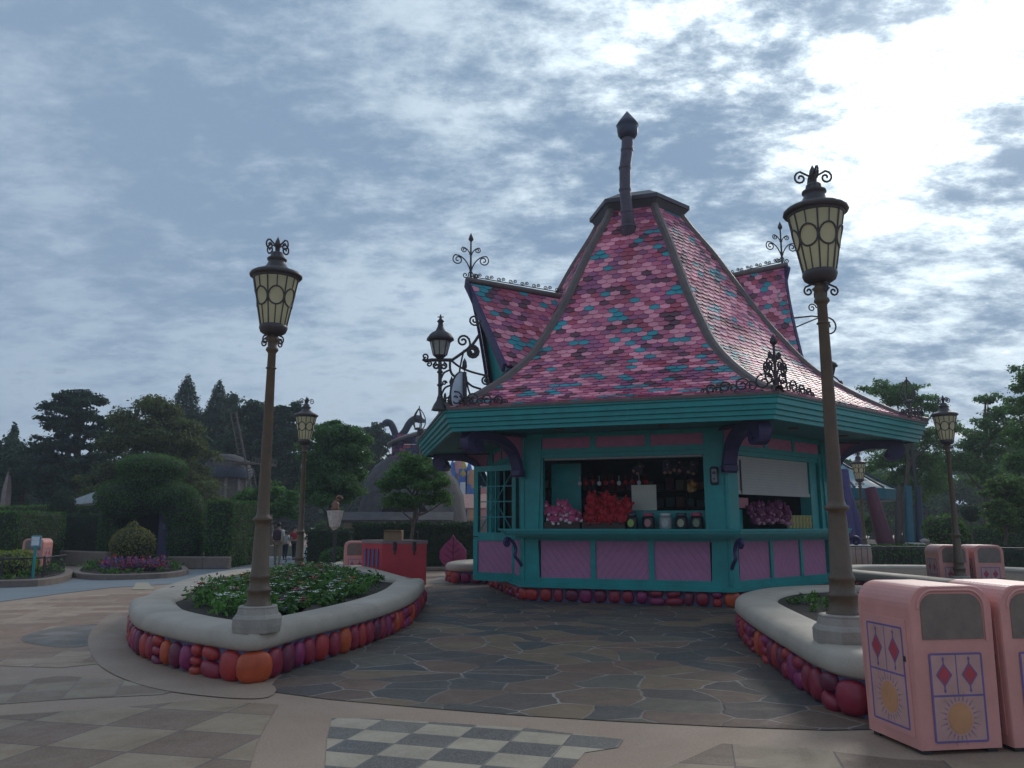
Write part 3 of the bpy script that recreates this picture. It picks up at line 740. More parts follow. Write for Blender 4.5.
# soffit and stepped fascia
hx = lambda r, z: [corner(k, r, z) for k in range(6)]
so_ = MB(); a = hx(5.86, 3.31); b = hx(3.9, 3.35)
so_.add(a+b+[p+Vector((0, 0, .03)) for p in a]+[p+Vector((0, 0, .03)) for p in b], [f for k in range(6) for f in ((k, (k+1) % 6, 6+(k+1) % 6, 6+k), (12+k, 18+k, 18+(k+1) % 6, 12+(k+1) % 6), (k, 12+k, 12+(k+1) % 6, (k+1) % 6))])
so_.build('soffit', TEAL2, K)
for k in (0, 1, 5):
    for s in (1.0, 3.0):
        sl = MB(); p = fpt(k, s, 3.318, .9); sl.lathe([(.10, 0), (.115, -.012), (.09, -.03), (.0, -.02)], (p.x, p.y, 3.325), 14); sl.build('soffit_light', TRIM, K)
fa = MB(); prof = [(5.80, 3.26), (5.88, 3.26), (5.88, 3.325), (5.93, 3.34), (5.93, 3.41), (5.98, 3.425), (5.98, 3.50), (6.03, 3.515), (6.03, 3.60), (6.07, 3.615), (6.07, 3.655)]
vs = [corner(k, r, z) for r, z in prof for k in range(6)]
fa.add(vs, [(i*6+k, i*6+(k+1) % 6, (i+1)*6+(k+1) % 6, (i+1)*6+k) for i in range(len(prof)-1) for k in range(6)]); fa.build('fascia', TEAL, K)
ed_ = MB(); vs = [corner(k, r, z) for r, z in ((6.02, 3.652), (6.10, 3.652), (6.10, 3.70), (5.85, 3.78)) for k in range(6)]
ed_.add(vs, [(i*6+k, i*6+(k+1) % 6, (i+1)*6+(k+1) % 6, (i+1)*6+k) for i in range(3) for k in range(6)]); ed_.build('eaves_edging', TRIM, K)
# ---- roof profile from its eaves to the cap (corner radius, height)
def on_ridge(k, px, py):
    n = Vector((-cdir(k).y, cdir(k).x, 0)); d = ray(px, py); c = Vector((0, 0, CAMZ))
    t = (HC-c).dot(n)/d.dot(n); p = c+d*t; return ((p-HC).dot(cdir(k)), p.z)
for nm, k, L in (('L', 0, [(463, 402), (501, 378), (527, 359), (552, 323), (565, 300), (572, 283), (593, 237), (608, 214)]), ('R', 1, [(650, 209), (669, 262), (687, 303), (707, 341), (728, 363), (757, 385)])):
    print('ridge', nm, [tuple(round(q, 2) for q in on_ridge(k, *p)) for p in L])
RP = [(6.06, 3.71), (5.5, 3.88), (4.55, 4.42), (3.78, 5.02), (3.22, 5.7), (2.72, 6.4), (2.2, 7.25), (1.76, 7.98), (1.25, 8.72), (1.03, 9.1)]
RPs = catmull(RP, 6, closed=False)
def lean(z): return Vector((-.008, .0, 0))*max(0, z-3.7)
def rpt(k, r, z): return HC+lean(z)+cdir(k)*r+Vector((0, 0, z))
_L = [0]
for a_, b_ in zip(RPs, RPs[1:]): _L.append(_L[-1]+math.dist(a_, b_))
def prof_at(v):
    d = v*_L[-1]; i = 0
    while i < len(_L)-2 and _L[i+1] < d: i += 1
    t = (d-_L[i])/(_L[i+1]-_L[i]); a_, b_ = RPs[i], RPs[i+1]
    return a_[0]+(b_[0]-a_[0])*t, a_[1]+(b_[1]-a_[1])*t
TILES = [mat('tile_%s' % n_, c_, r_, .30, 1.3, .15, 30, spec=.6, detail=8) for n_, c_, r_ in (
    ('pink', (.78, .27, .35), .46), ('rose', (.50, .105, .19), .45), ('mauve', (.30, .065, .165), .44), ('maroon', (.10, .016, .042), .46), ('teal', (.008, .25, .30), .46), ('crimson', (.38, .045, .09), .45))]
def shingle_patch(mb, pt, length, w=.222, ex=.140, seed=1):
    rr = random.Random(seed); rows = int(length/ex); 
    for i in range(rows+1):
        v0 = i*ex/length; v1 = min(1.0, (i+1.55)*ex/length); vm = min(1, (i+.33)*ex/length)
        W0 = (pt(1, min(1, v0))-pt(0, min(1, v0))).length
        if W0 < w*.6: break
        n = int(W0/w/2)+2
        rowtint = rr.random(); prev = 0
        for j in range(-n, n+1):
            s = (j+.5*(i % 2))*w; hw = w*.485
            if abs(s)-hw > W0/2: continue
            r = rr.random()
            teal = .09+.03*math.sin(i*.9+j*.21)*math.cos(j*.55)
            if r < teal or (r < .5 and prev == 4 and rr.random() < .35): mi = 4
            else:
                pr = (.36, .27, .15, .09, .0, .13) if rowtint > .5 else (.27, .26, .19, .15, 0, .13)
                mi = rr.choices(range(6), pr)[0]
            prev = mi
            def P(ds, v, lift):
                v = max(0, min(1, v)); Wv = (pt(1, v)-pt(0, v)).length
                u = .5+(s+ds)/max(Wv, .05); u = max(0, min(1, u))
                p = pt(u, v); e = 1e-2
                a_ = pt(min(1, u+e), v)-pt(max(0, u-e), v); b_ = pt(u, min(1, v+e))-pt(u, max(0, v-e))
                nn = a_.cross(b_).normalized()
                if nn.z < 0: nn = -nn
                return p+nn*lift
            lf = .026+rr.uniform(-.004, .006)
            low = [(-hw, vm), (-hw*.62, v0+.08*ex/length), (0, v0), (hw*.62, v0+.08*ex/length), (hw, vm)]
            top = [P(d, v, lf) for d, v in low]+[P(hw, v1, .006), P(-hw, v1, .006)]
            bot = [P(d, v, .002) for d, v in low]
            mb.add(top+bot, [(0, 1, 2, 3, 4, 5, 6)]+[(7+q, 8+q, q+1, q) for q in range(4)], mi)
BASE = mat('roof_boarding', (.04, .015, .03), .8)
RF = thing  # roof is one part of the kiosk, its faces sub-parts
rmb = MB(); nP = len(RPs); vs = [rpt(k, r-.01, z-.012) for r, z in RPs for k in range(6)]
rmb.add(vs, [(i*6+k, i*6+(k+1) % 6, (i+1)*6+(k+1) % 6, (i+1)*6+k) for i in range(nP-1) for k in range(6)]); roof = rmb.build('roof', BASE, K)
for k in range(6):
    m_ = MB()
    def pt(u, v, k=k):
        r, z = prof_at(v); return rpt(k, r, z).lerp(rpt(k+1, r, z), u)
    shingle_patch(m_, pt, _L[-1], seed=30+k); m_.build('scale_tiles', TILES, roof)
    # hip trim
    h_ = MB(); n_ = []; 
    for i, (r, z) in enumerate(RPs):
        c = rpt(k, r+.03, z+.03); t = Vector((-cdir(k).y, cdir(k).x, 0))
        a_, b_ = RPs[max(0, i-1)], RPs[min(nP-1, i+1)]; nr = Vector((b_[1]-a_[1], a_[0]-b_[0])).normalized()  # outward in (r,z)
        o_ = cdir(k)*nr.x+Vector((0, 0, nr.y)); fw = .105
        n_ += [c-t*fw-o_*.06, c-t*fw*.6+o_*.035, c+o_*.06, c+t*fw*.6+o_*.035, c+t*fw-o_*.06]
    fs = [(i*5+q, i*5+q+1, (i+1)*5+q+1, (i+1)*5+q) for i in range(nP-1) for q in range(4)]
    h_.add(n_, fs); h_.build('hip_trim', TRIM, roof)
cap = MB()
for z0, z1, r0, r1 in ((9.02, 9.20, 1.10, 1.22), (9.20, 9.30, 1.27, 1.27), (9.30, 9.52, 1.27, .86), (9.52, 9.56, .86, .80)):
    vs = [rpt(k, r0, 9.2)+Vector((0, 0, z0-9.2)) for k in range(6)]+[rpt(k, r1, 9.2)+Vector((0, 0, z1-9.2)) for k in range(6)]
    cap.add(vs, [(k, (k+1) % 6, 6+(k+1) % 6, 6+k) for k in range(6)]+[tuple(range(5, -1, -1)), tuple(range(6, 12))])
cap.build('roof_cap', mat('dark_slate_metal', (.055, .045, .06), .5, .25, 4, .2), roof)
# stove pipe chimney on the front face
def on_front(px, py):
    # nearest point of the roof surface met by this pixel ray on face 0
    d = ray(px, py).normalized(); o = Vector((0, 0, CAMZ)); best = None
    for i in range(400):
        p = o+d*(14+i*.02); z = p.z
        if z < 3.7 or z > 9.1: continue
        r = None
        for a_, b_ in zip(RPs, RPs[1:]):
            if a_[1] <= z <= b_[1]: r = a_[0]+(b_[0]-a_[0])*(z-a_[1])/(b_[1]-a_[1])
        if r is None: continue
        nrm = (cdir(0)+cdir(1)).normalized(); q = (p-HC-lean(z)).dot(nrm)
        if q < r*math.cos(R(30)): return p
    return o+d*18
cb = on_front(629, 232)
dc = AT(627, 160, cb.y-.25)
P1_ = [cb+Vector((0, .15, -.15)), cb+Vector((-.02, -.08, .1)), AT(627, 212, cb.y-.16), AT(625, 190, cb.y-.2), AT(625, 168, cb.y-.22), AT(627, 150, cb.y-.24), AT(627.5, 139, cb.y-.24)]
cm = MB(); cm.tube(P1_, [.20, .165, .14, .132, .135, .138, .14], 14)
for q, rr_ in ((P1_[2], .155), (P1_[3], .147), (P1_[4], .15), (P1_[5], .152), (P1_[1], .18)): cm.tube([q-Vector((0, 0, .025)), q+Vector((0, 0, .025))], rr_, 14)
ch = cm.build('chimney', mat('chimney_metal', (.075, .055, .085), .42, .3, 5, .2), K)
q = AT(627.5, 129, cb.y-.24); b_ = MB()
b_.lathe([(.12, -.25), (.18, -.23), (.235, -.15), (.25, -.03), (.245, .07), (.27, .09), (.20, .20), (.12, .31), (.05, .40), (.012, .45), (0, .46)], q, 16); b_.build('chimney_cowl', mat('cowl_metal', (.030, .035, .07), .4, .2, 6), ch)
# ---- dormers
def curl_finial(mb, base, ax, h, r=.016, w=1.0):
    """spear with two pairs of mirrored scrolls and a leaf tip standing at base"""
    base = Vector(base); ax = Vector(ax); up = Vector((0, 0, 1))
    mb.tube([base, base+up*h*.82], [r*1.5, r], 6)
    mb.lathe([(r, 0), (r*3.2, h*.05), (r*2.6, h*.10), (.002, h*.20)], base+up*h*.80, 8)
    mb.lathe([(r, 0), (r*2.2, h*.03), (r, h*.06)], base+up*h*.5, 8)
    for sg in (1, -1):
        a = ax*sg
        sp = spiral(base+a*h*.27*w+up*h*.40, a, up, h*.115, 1.5, R(60), -1)
        mb.tube(bez(base+up*h*.10, base+up*h*.30+a*h*.02, base+up*h*.50+a*h*.15*w, sp[0], 7)+sp, r*.8, 5)
        sp = spiral(base+a*h*.14*w+up*h*.62, a, up, h*.065, 1.4, R(60), -1, 16)
        mb.tube(bez(base+up*h*.46, base+up*h*.54+a*h*.01, base+up*h*.66+a*h*.06*w, sp[0], 6)+sp, r*.7, 5)
        sp = spiral(base+a*h*.11*w+up*h*.07, a, up, h*.07, 1.3, R(150), 1, 16)
        mb.tube([base+up*h*.16+a*.01]+sp, r*.7, 5)
def cresting(mb, a, b, step=.3, h=.13, r=.011):
    a = Vector(a); b = Vector(b); L_ = (b-a).length; t = (b-a).normalized(); up = Vector((0, 0, 1)); n = max(1, int(L_/step)); st = L_/n
    mb.tube([a+up*.015, b+up*.015], r*1.1, 5)
    for i in range(n):
        c = a+t*(i+.5)*st
        sp = spiral(c-t*st*.20+up*h*.42, t, up, h*.42, 1.4, R(-60), 1, 14); mb.tube(sp, r, 5, cap=False)
        sp = spiral(c+t*st*.22+up*h*.62, t, up, h*.36, 1.4, R(-120), -1, 14); mb.tube(sp, r, 5, cap=False)
def dormer(ang, rt, zt, ri, zi, rb, zb, hw, seed, crest=True):
    D_ = Vector((math.cos(R(ang)), math.sin(R(ang)), 0)); Lt = Vector((-D_.y, D_.x, 0)); H0 = HC
    P = lambda r, l, z: H0+D_*r+Lt*l+Vector((0, 0, z))
    T = P(rt, 0, zt); I = P(ri, 0, zi); I2 = P(ri-.6, 0, zi-.1)
    dm = MB()
    g1, g2 = P(rb-.02, hw*.93, zb), P(rb-.02, -hw*.93, zb); gt = T-D_*.12-Vector((0, 0, .18))
    dm.plate([g1, g2, gt], -D_, .12); do = dm.build('dormer', TEAL, K)
    # pointed vent in the gable
    for sg in (1, -1):
        def pt(u, v, sg=sg):
            # v from the foot to the ridge; the verge sweeps inward
            k = 1-v; l = sg*hw*(k**1.25)*(1.06); r = rt+(rb-rt)*(k**.9); z = zt+(zb-zt)*k
            A_ = P(r+.06, l, z)
            ki = k; B_ = P(ri-.9+.0*ki, sg*hw*1.06*(ki**1.25), zi-.12+(zb-zt)*ki)
            q = A_.lerp(B_, u if sg < 0 else 1-u)
            return q
        ln = (pt(0, 1)-pt(0, 0)).length
        if sg < 0: f_ = lambda u, v: pt(u, v)
        else: f_ = lambda u, v: pt(u, v)
        m_ = MB(); N = 10; vs = [f_(i/N, j/N) for j in range(N+1) for i in range(N+1)]
        nn = (f_(1, .5)-f_(0, .5)).cross(f_(.5, 1)-f_(.5, 0)).normalized()
        nn = nn if nn.z > 0 else -nn; vs2 = [p-nn*.05 for p in vs]
        q_ = [(j*(N+1)+i, j*(N+1)+i+1, (j+1)*(N+1)+i+1, (j+1)*(N+1)+i) for j in range(N) for i in range(N)]
        m_.add(vs, q_); m_.add(vs2, [f[::-1] for f in q_])
        rf_ = m_.build('dormer_roof', BASE, K); m_ = MB(); shingle_patch(m_, f_, ln, seed=seed+sg); m_.build('scale_tiles', TILES, rf_)
        bg_ = MB(); E_ = [pt(0 if sg < 0 else 1, j/12)+D_*.02 for j in range(13)]
        vs = []
        for p in E_: dn = Vector((0, 0, -1)); ins = -Lt*sg; vs += [p+Vector((0, 0, .06)), p+D_*.07+Vector((0, 0, .05)), p+D_*.07+ins*.17+dn*.10, p+ins*.17+dn*.10]
        bg_.add(vs, [(i*4+a, i*4+(a+1) % 4, (i+1)*4+(a+1) % 4, (i+1)*4+a) for i in range(12) for a in range(4)]+[(3, 2, 1, 0), (48, 49, 50, 51)])
        bg_.build('barge_board', PURP, do)
    rt_ = MB(); rt_.tube([T+D_*.14+Vector((0, 0, .03)), I2+Vector((0, 0, .03))], .07, 8); rt_.build('ridge_trim', TRIM, do)
    cr = MB(); cresting(cr, T+Vector((0, 0, .10)), I+Vector((0, 0, .10)), .27); curl_finial(cr, T+D_*.02+Vector((0, 0, .06)), D_, 1.15, .02); cr.build('ridge_cresting', DARKM, do)
    return P
Pd = dormer(191.4, 4.30, 7.22, 2.0, 6.95, 3.60, 4.95, 1.10, 50)
dormer(11.4, 3.85, 8.15, 2.0, 7.6, 3.45, 5.3, 1.10, 60)
# ---- scroll brackets under the eaves
def bracket(k):
    m_ = MB(); d = cdir(k); t = Vector((-d.y, d.x, 0)); b0 = corner(k, 4.05, 0)
    Q = lambda o, z: b0+d*o+Vector((0, 0, z))
    pts = [(1.22, 3.07), (1.16, 2.99), (1.27, 2.95), (1.40, 3.02), (1.42, 3.16), (1.28, 3.24), (1.0, 3.24), (.70, 3.20), (.45, 3.10), (.27, 2.95), (.17, 2.76), (.12, 2.58), (.10, 2.46)]
    c_ = catmull(pts, 4, closed=False); n = len(c_)
    vs = []
    for i, (o, z) in enumerate(c_):
        a_ = c_[max(0, i-1)]; b_ = c_[min(n-1, i+1)]; tx, tz = b_[0]-a_[0], b_[1]-a_[1]; L_ = math.hypot(tx, tz)+1e-9; nx, nz = -tz/L_, tx/L_
        k_ = i/(n-1); hw = .045+.055*math.sin(pi*min(1, k_*1.3)); wd = .11+.03*k_
        p = Q(o, z); N3 = d*nx+Vector((0, 0, nz))
        vs += [p+N3*hw+t*wd, p+N3*hw-t*wd, p-N3*hw-t*wd, p-N3*hw+t*wd]
    m_.add(vs, [(i*4+a, i*4+(a+1) % 4, (i+1)*4+(a+1) % 4, (i+1)*4+a) for i in range(n-1) for a in range(4)]+[(3, 2, 1, 0), tuple(range(n*4-4, n*4))])
    m_.tube([Q(1.25, 3.06)-t*.15, Q(1.25, 3.06)+t*.15], .10, 12)
    m_.box(Q(.13, 2.55), (.16, .30, .14), math.atan2(d.y, d.x), bev=.02); m_.box(Q(.75, 3.29), (1.5, .26, .04), math.atan2(d.y, d.x))
    ob = m_.build('eaves_bracket', PURP, K)
    p_ = MB(); pl = [Q(.03, 3.27), Q(.03, 2.8), Q(.22, 2.98), Q(.42, 3.13), Q(.7, 3.24), Q(.75, 3.27)]
    p_.plate([q-t*.03 for q in pl], t, .06); p_.build('bracket_web', PINKU, ob)
for k in range(6): bracket(k)
for k in range(6):   # little brackets under the counter
    if k not in (0, 1, 2): continue
    m_ = MB(); d = cdir(k); t = Vector((-d.y, d.x, 0)); b0 = corner(k, 4.06, 0); Q = lambda o, z: b0+d*o+Vector((0, 0, z))
    pts = [(.42, 1.20), (.36, 1.14), (.42, 1.10), (.48, 1.18), (.40, 1.24), (.24, 1.16), (.17, 1.02), (.20, .90), (.10, .80), (.02, .70)]
    m_.tube([Q(*p) for p in catmull(pts, 4, closed=False)], [.036]*37, 6); m_.build('counter_bracket', PURP, K)
# ---- ironwork along the eaves
for k in range(6):
    a_, b_ = corner(k, 6.02, 3.70), corner(k+1, 6.02, 3.70); t = (b_-a_).normalized(); up = Vector((0, 0, 1))
    for sg, o_ in ((1, a_), (-1, b_)):
        ew = MB(); tt = t*sg; x = 0
        for w_ in (.42, .34, .28, .24):
            c = o_+tt*(x+w_*.5)+up*(w_*.42)
            sp = spiral(c, tt, up, w_*.40, 1.5, R(200), -1, 16); ew.tube(sp, .016, 5)
            sp = spiral(c+tt*w_*.45-up*w_*.15, tt, up, w_*.26, 1.4, R(-20), 1, 14); ew.tube(sp, .014, 5); x += w_*.92
        ew.tube([o_+up*.03, o_+tt*x+up*.03], .016, 5); ew.build('eaves_cresting', DARKM, K)
for k in (1, 3):
    m_ = MB(); c = corner(k, 6.0, 3.70); t = Vector((-cdir(k).y, cdir(k).x, 0)); a_ = (t if k == 1 else cdir(k))*.6
    curl_finial(m_, c, a_, 1.0, .022, .9)
    for z, s_ in ((.25, .17), (.47, .14)):
        for sg in (1, -1): m_.tube(spiral(c+a_*sg*s_*1.1+Vector((0, 0, z)), a_*sg, Vector((0, 0, 1)), s_, 1.5, R(180), -1, 16), .018, 5)
    m_.build('corner_finial', DARKM, K)
# lantern post with scrolls and oval sign on the near-left corner
kc = corner(0, 6.0, 3.70); up = Vector((0, 0, 1)); ax = Vector((1, .12, 0)).normalized()
yy = kc.y
def KP(px, py): return AT(px, py, yy)
m_ = MB(); pb = KP(440, 408); pt_ = KP(440, 362)
m_.lathe([(.17, 0), (.13, .10), (.07, .2), (.045, .3)], (pb.x, pb.y, 3.66), 8); m_.tube([Vector((pb.x, yy, 3.7)), pt_], .038, 8)
for py in (398, 385, 372): q = KP(440, py); m_.lathe([(.04, -.03), (.065, 0), (.04, .03)], q, 8)
m_.tube([KP(423, 359), KP(426, 361), KP(431, 360), KP(452, 360)], .035, 6)
m_.tube(spiral(KP(425, 356.5), -ax, up, .07, 1.2, R(-90), -1, 12), .018, 5); m_.tube(spiral(KP(429, 364), -ax, up, .06, 1.2, R(80), 1, 12), .018, 5)
def scroll(pts, c, r, a0, sg, turns=1.4, rad=.022, fl=1):
    sp = spiral(c, ax*fl, up, r, turns, a0, sg, 18); P_ = [Vector(p) for p in pts]
    L_ = catmull3(P_+[sp[0]]); m_.tube(L_+sp[1:], rad, 5)
def catmull3(P, k=5):
    out = []; n = len(P)
    for i in range(n-1):
        a, b, c, d = P[max(i-1, 0)], P[i], P[i+1], P[min(i+2, n-1)]
        for j in range(k):
            t = j/k; out.append(.5*(2*b+(c-a)*t+(2*a-5*b+4*c-d)*t*t+(3*b-a-3*c+d)*t**3))
    out.append(P[-1]); return out
# long stays to the dormer
m_.tube(catmull3([KP(452, 360), KP(462, 353), KP(472, 345), KP(479, 335)]), .03, 5)
m_.tube(catmull3([KP(452, 361), KP(460, 367), KP(472, 372), KP(488, 376)]), .022, 5)
m_.tube(catmull3([KP(466, 381), KP(472, 386), KP(481, 389)]), .022, 5)
m_.tube(catmull3([KP(450, 361), KP(450, 368), KP(452, 374), KP(458, 379)]), .025, 5)
scroll([KP(467, 349), KP(470, 345), KP(469, 339)], KP(463, 341), .12, R(20), 1)
m_.tube(spiral(KP(472.5, 352), ax, up, .13, 1.9, R(100), -1, 22), .032, 5)
m_.tube(spiral(KP(474.5, 320), ax, up, .12, 1.6, R(0), -1, 18), .02, 5)
m_.tube(spiral(KP(486, 381), ax, up, .09, 1.5, R(80), 1, 18), .02, 5)
m_.tube(spiral(KP(444.5, 383), ax, up, .05, 1.3, R(0), 1, 12), .016, 5)
m_.tube(catmull3([KP(440.5, 380), KP(444, 373), KP(450, 370)]), .02, 5)
m_.tube(catmull3([KP(441, 396), KP(445, 388), KP(452, 385)]), .02, 5)
m_.tube(catmull3([KP(464, 350), KP(462, 358), KP(460, 368), KP(459, 376)]), .018, 5)
m_.tube(catmull3([KP(441, 401), KP(446, 406), KP(452, 404)]), .02, 5)
m_.tube([KP(452, 406), KP(451.5, 385)], .03, 5); m_.tube([KP(465, 400), KP(464.5, 372)], .04, 6)
m_.lathe([(.0, 0), (.05, .1), (.04, .2), (0, .28)], KP(464.5, 372), 6); m_.lathe([(.02, 0), (.05, .08), (0, .2)], KP(451.5, 386), 6)
for px, r_ in ((448, .10), (457, .14), (468, .10)): m_.tube(spiral(KP(px, 402), ax, up, r_, 1.4, R(0), 1, 16), .018, 5)
m_.tube(catmull3([KP(466, 376), KP(468, 388), KP(470, 394)]), .018, 5)
for sg in (1, -1): m_.tube(spiral(KP(440+sg*3.5, 366), ax*sg, up, .07, 1.3, R(90), -1, 14), .022, 5)
cb_ = m_.build('corner_scrollwork', DARKM, K)
m_ = MB(); q = KP(440, 357)
m_.lathe([(.05, -.04), (.10, 0), (.13, .03)], q, 8); m_.lathe([(.20, .30), (.27, .33), (.26, .38), (.20, .46), (.10, .52), (.06, .60), (.045, .68), (.075, .71), (.03, .76), (.015, .84), (0, .86)], q, 8)
for i in range(8):
    a = 2*pi*i/8; m_.tube([q+Vector((.13*math.cos(a), .13*math.sin(a), .03)), q+Vector((.20*math.cos(a), .20*math.sin(a), .31))], .012, 4)
m_.tube([q+Vector((-.06, 0, .80)), q+Vector((.06, 0, .80))], .012, 4)
ln_ = m_.build('corner_lantern', DARKM, K)
m_ = MB(); m_.lathe([(.12, .03), (.185, .30)], q, 8, smooth=False); m_.build('lantern_glass', mat('smoked_glass', (.30, .30, .27), .25, .2, 3), ln_)
# oval sign plate in its hoop
m_ = MB(); q = KP(458, 391); n_ = 20; dv = Vector((.55, -.83, 0)).normalized(); sd_ = Vector((-dv.y, dv.x, 0)); ov = []
for i in range(n_): a = 2*pi*i/n_; ov.append(q+sd_*(-.15*math.cos(a)*1.0)+up*(.34*math.sin(a)+.02)+ax*(.05*math.sin(a)))
m_.plate(ov, dv, .03); os_ = m_.build('oval_sign', mat('pale_sign_blue', (.55, .62, .72), .5, .1), K)
m_ = MB(); m_.tube(ov+[ov[0]], .028, 6); m_.build('sign_frame', DARKM, os_)
# far lantern on its arm beside the right dormer
rd_ = HC+Vector((math.cos(R(11.4)), math.sin(R(11.4)), 0))*3.8
m_ = MB(); YR = 19.6; KR = lambda px, py: AT(px, py, YR)
m_.tube([KR(793, 318), KR(812, 316), KR(822, 317)], .022, 5); m_.tube([KR(794, 328), KR(808, 322), KR(818, 318)], .018, 5)
m_.tube(spiral(KR(828, 327), ax, up, .26, 1.3, R(100), -1, 20), .022, 5); m_.tube(spiral(KR(812, 308), ax, up, .12, 1.4, R(0), 1, 16), .018, 5)
m_.tube([KR(824, 314), KR(825, 345), KR(828, 380), KR(832, 402)], .03, 6)
m_.tube(catmull3([KR(829, 374), KR(836, 378), KR(842, 384)]), .02, 5); m_.tube(spiral(KR(839, 384), ax, up, .10, 1.4, R(60), -1, 14), .018, 5)
sw_ = m_.build('dormer_scrollwork', DARKM, K)
m_ = MB(); q = KR(830, 377); m_.lathe([(.06, 0), (.10, .03), (.16, .24), (.22, .27), (.16, .36), (.06, .42), (.03, .52), (0, .56)], q, 8); m_.build('dormer_lantern', DARKM, sw_)
# ---- the open half-glazed door on the left face
dr = thing('open_door', 'x', 'x', (0, 0, 0)); del dr['label']; del dr['category']; dr.parent = K; dr.location = (0, 0, 0)
h0 = AT(517, 560, 17.35); h1 = AT(474.5, 560, 18.0); h0.z = h1.z = 0; td = (h0-h1); wD = td.length; td.normalize(); nd = Vector((td.y, -td.x, 0))
def dbx(m_, s0, s1, z0, z1, o=.05): m_.hexa([h1+td*s0+nd*o+up*z0, h1+td*s1+nd*o+up*z0, h1+td*s1+up*z0-nd*o, h1+td*s0-nd*o+up*z0, h1+td*s0+nd*o+up*z1, h1+td*s1+nd*o+up*z1, h1+td*s1+up*z1-nd*o, h1+td*s0-nd*o+up*z1])
m_ = MB(); dbx(m_, 0, .12, .30, 2.80); dbx(m_, wD-.10, wD, .30, 2.80); dbx(m_, .12, wD-.1, .30, .48); dbx(m_, .12, wD-.1, 1.16, 1.34); dbx(m_, .12, wD-.1, 2.68, 2.80)
for i in range(1, 4): s_ = .12+(wD-.22)*i/4; dbx(m_, s_-.012, s_+.012, 1.34, 2.68, .02)
for i in range(1, 4): z_ = 1.34+1.34*i/4; dbx(m_, .12, wD-.1, z_-.012, z_+.012, .015)
m_.tube([h1+td*.12+up*1.34, h1+td*(wD-.1)+up*2.68], .014, 4); m_.tube([h1+td*.12+up*2.68, h1+td*(wD-.1)+up*1.34], .014, 4)
m_.build('door_frame', TEAL, dr)
m_ = MB(); dbx(m_, .12, wD-.1, .48, 1.16, .022); m_.build('door_panel', PINKL, dr)
m_ = MB(); m_.tube([h1+td*.06+nd*.05+up*1.25, h1+td*.06+nd*.11+up*1.25, h1+td*.16+nd*.11+up*1.25], .012, 6); m_.build('handle', DARKM, dr)
# side counter shelf seen end-on
m_ = MB()
for z0, z1, o in ((1.385, 1.425, .40), (1.335, 1.387, .34), (1.29, 1.337, .26)):
    m_.prism([tuple(fpt(5, 3.2, 0, o)[:2]), tuple(fpt(5, S_+o*.577, 0, o)[:2]), tuple(fpt(5, S_, 0, -.1)[:2]), tuple(fpt(5, 3.2, 0, -.1)[:2])], z0, z1)
m_.build('side_counter', TEAL, K)
# ---- roller shutter half down in the right window
SH = mat('shutter_white', (.40, .385, .36), .5, .06, 3)
m_ = MB(); z = 2.84; i = 0
while z > 2.15: fbox(m_, 1, .40, 3.25, z-.055, z-.002, -.11-.002*(i % 2), -.085); z -= .055; i += 1
fbox(m_, 1, .40, 3.27, 2.09, 2.16, -.13, -.07); m_.build('roller_shutter', SH, K)
m_ = MB(); fbox(m_, 1, .62, .645, 2.10, 2.76, -.084, -.06); m_.build('shutter_cord', DARKM, K)
m_ = MB(); fbox(m_, 1, 3.27, 3.56, 1.42, 2.86, -.30, -.05); m_.build('window_reveal', TEAL, K)
# intercom
ic = fpt(0, 3.80, 2.42, .07); a = math.atan2((fpt(0, 1, 0, 0)-fpt(0, 0, 0, 0)).y, (fpt(0, 1, 0, 0)-fpt(0, 0, 0, 0)).x)
t_ = thing('wall_intercom', 'small grey wall intercom in a dark case on the teal post between both hatches', 'intercom', tuple(ic-up*.2))
m_ = MB(); m_.box(ic, (.16, .07, .34), a, bev=.03); m_.build('case', mat('dark_case', (.03, .03, .04), .5), t_)
m_ = MB(); nn = fpt(0, 0, 0, 1)-fpt(0, 0, 0, 0)
m_.box(ic+nn*.035, (.10, .03, .26), a, bev=.02); m_.build('face_plate', mat('grey_plastic', (.22, .23, .25), .5), t_)
m_ = MB(); m_.tube([ic+nn*.05+up*.05, ic+nn*.06+up*.05], .032, 12); m_.build('speaker_grille', DARKM, t_); m_ = MB(); m_.tube([ic+nn*.05-up*.06, ic+nn*.058-up*.06], .02, 10); m_.build('button', DARKM, t_)
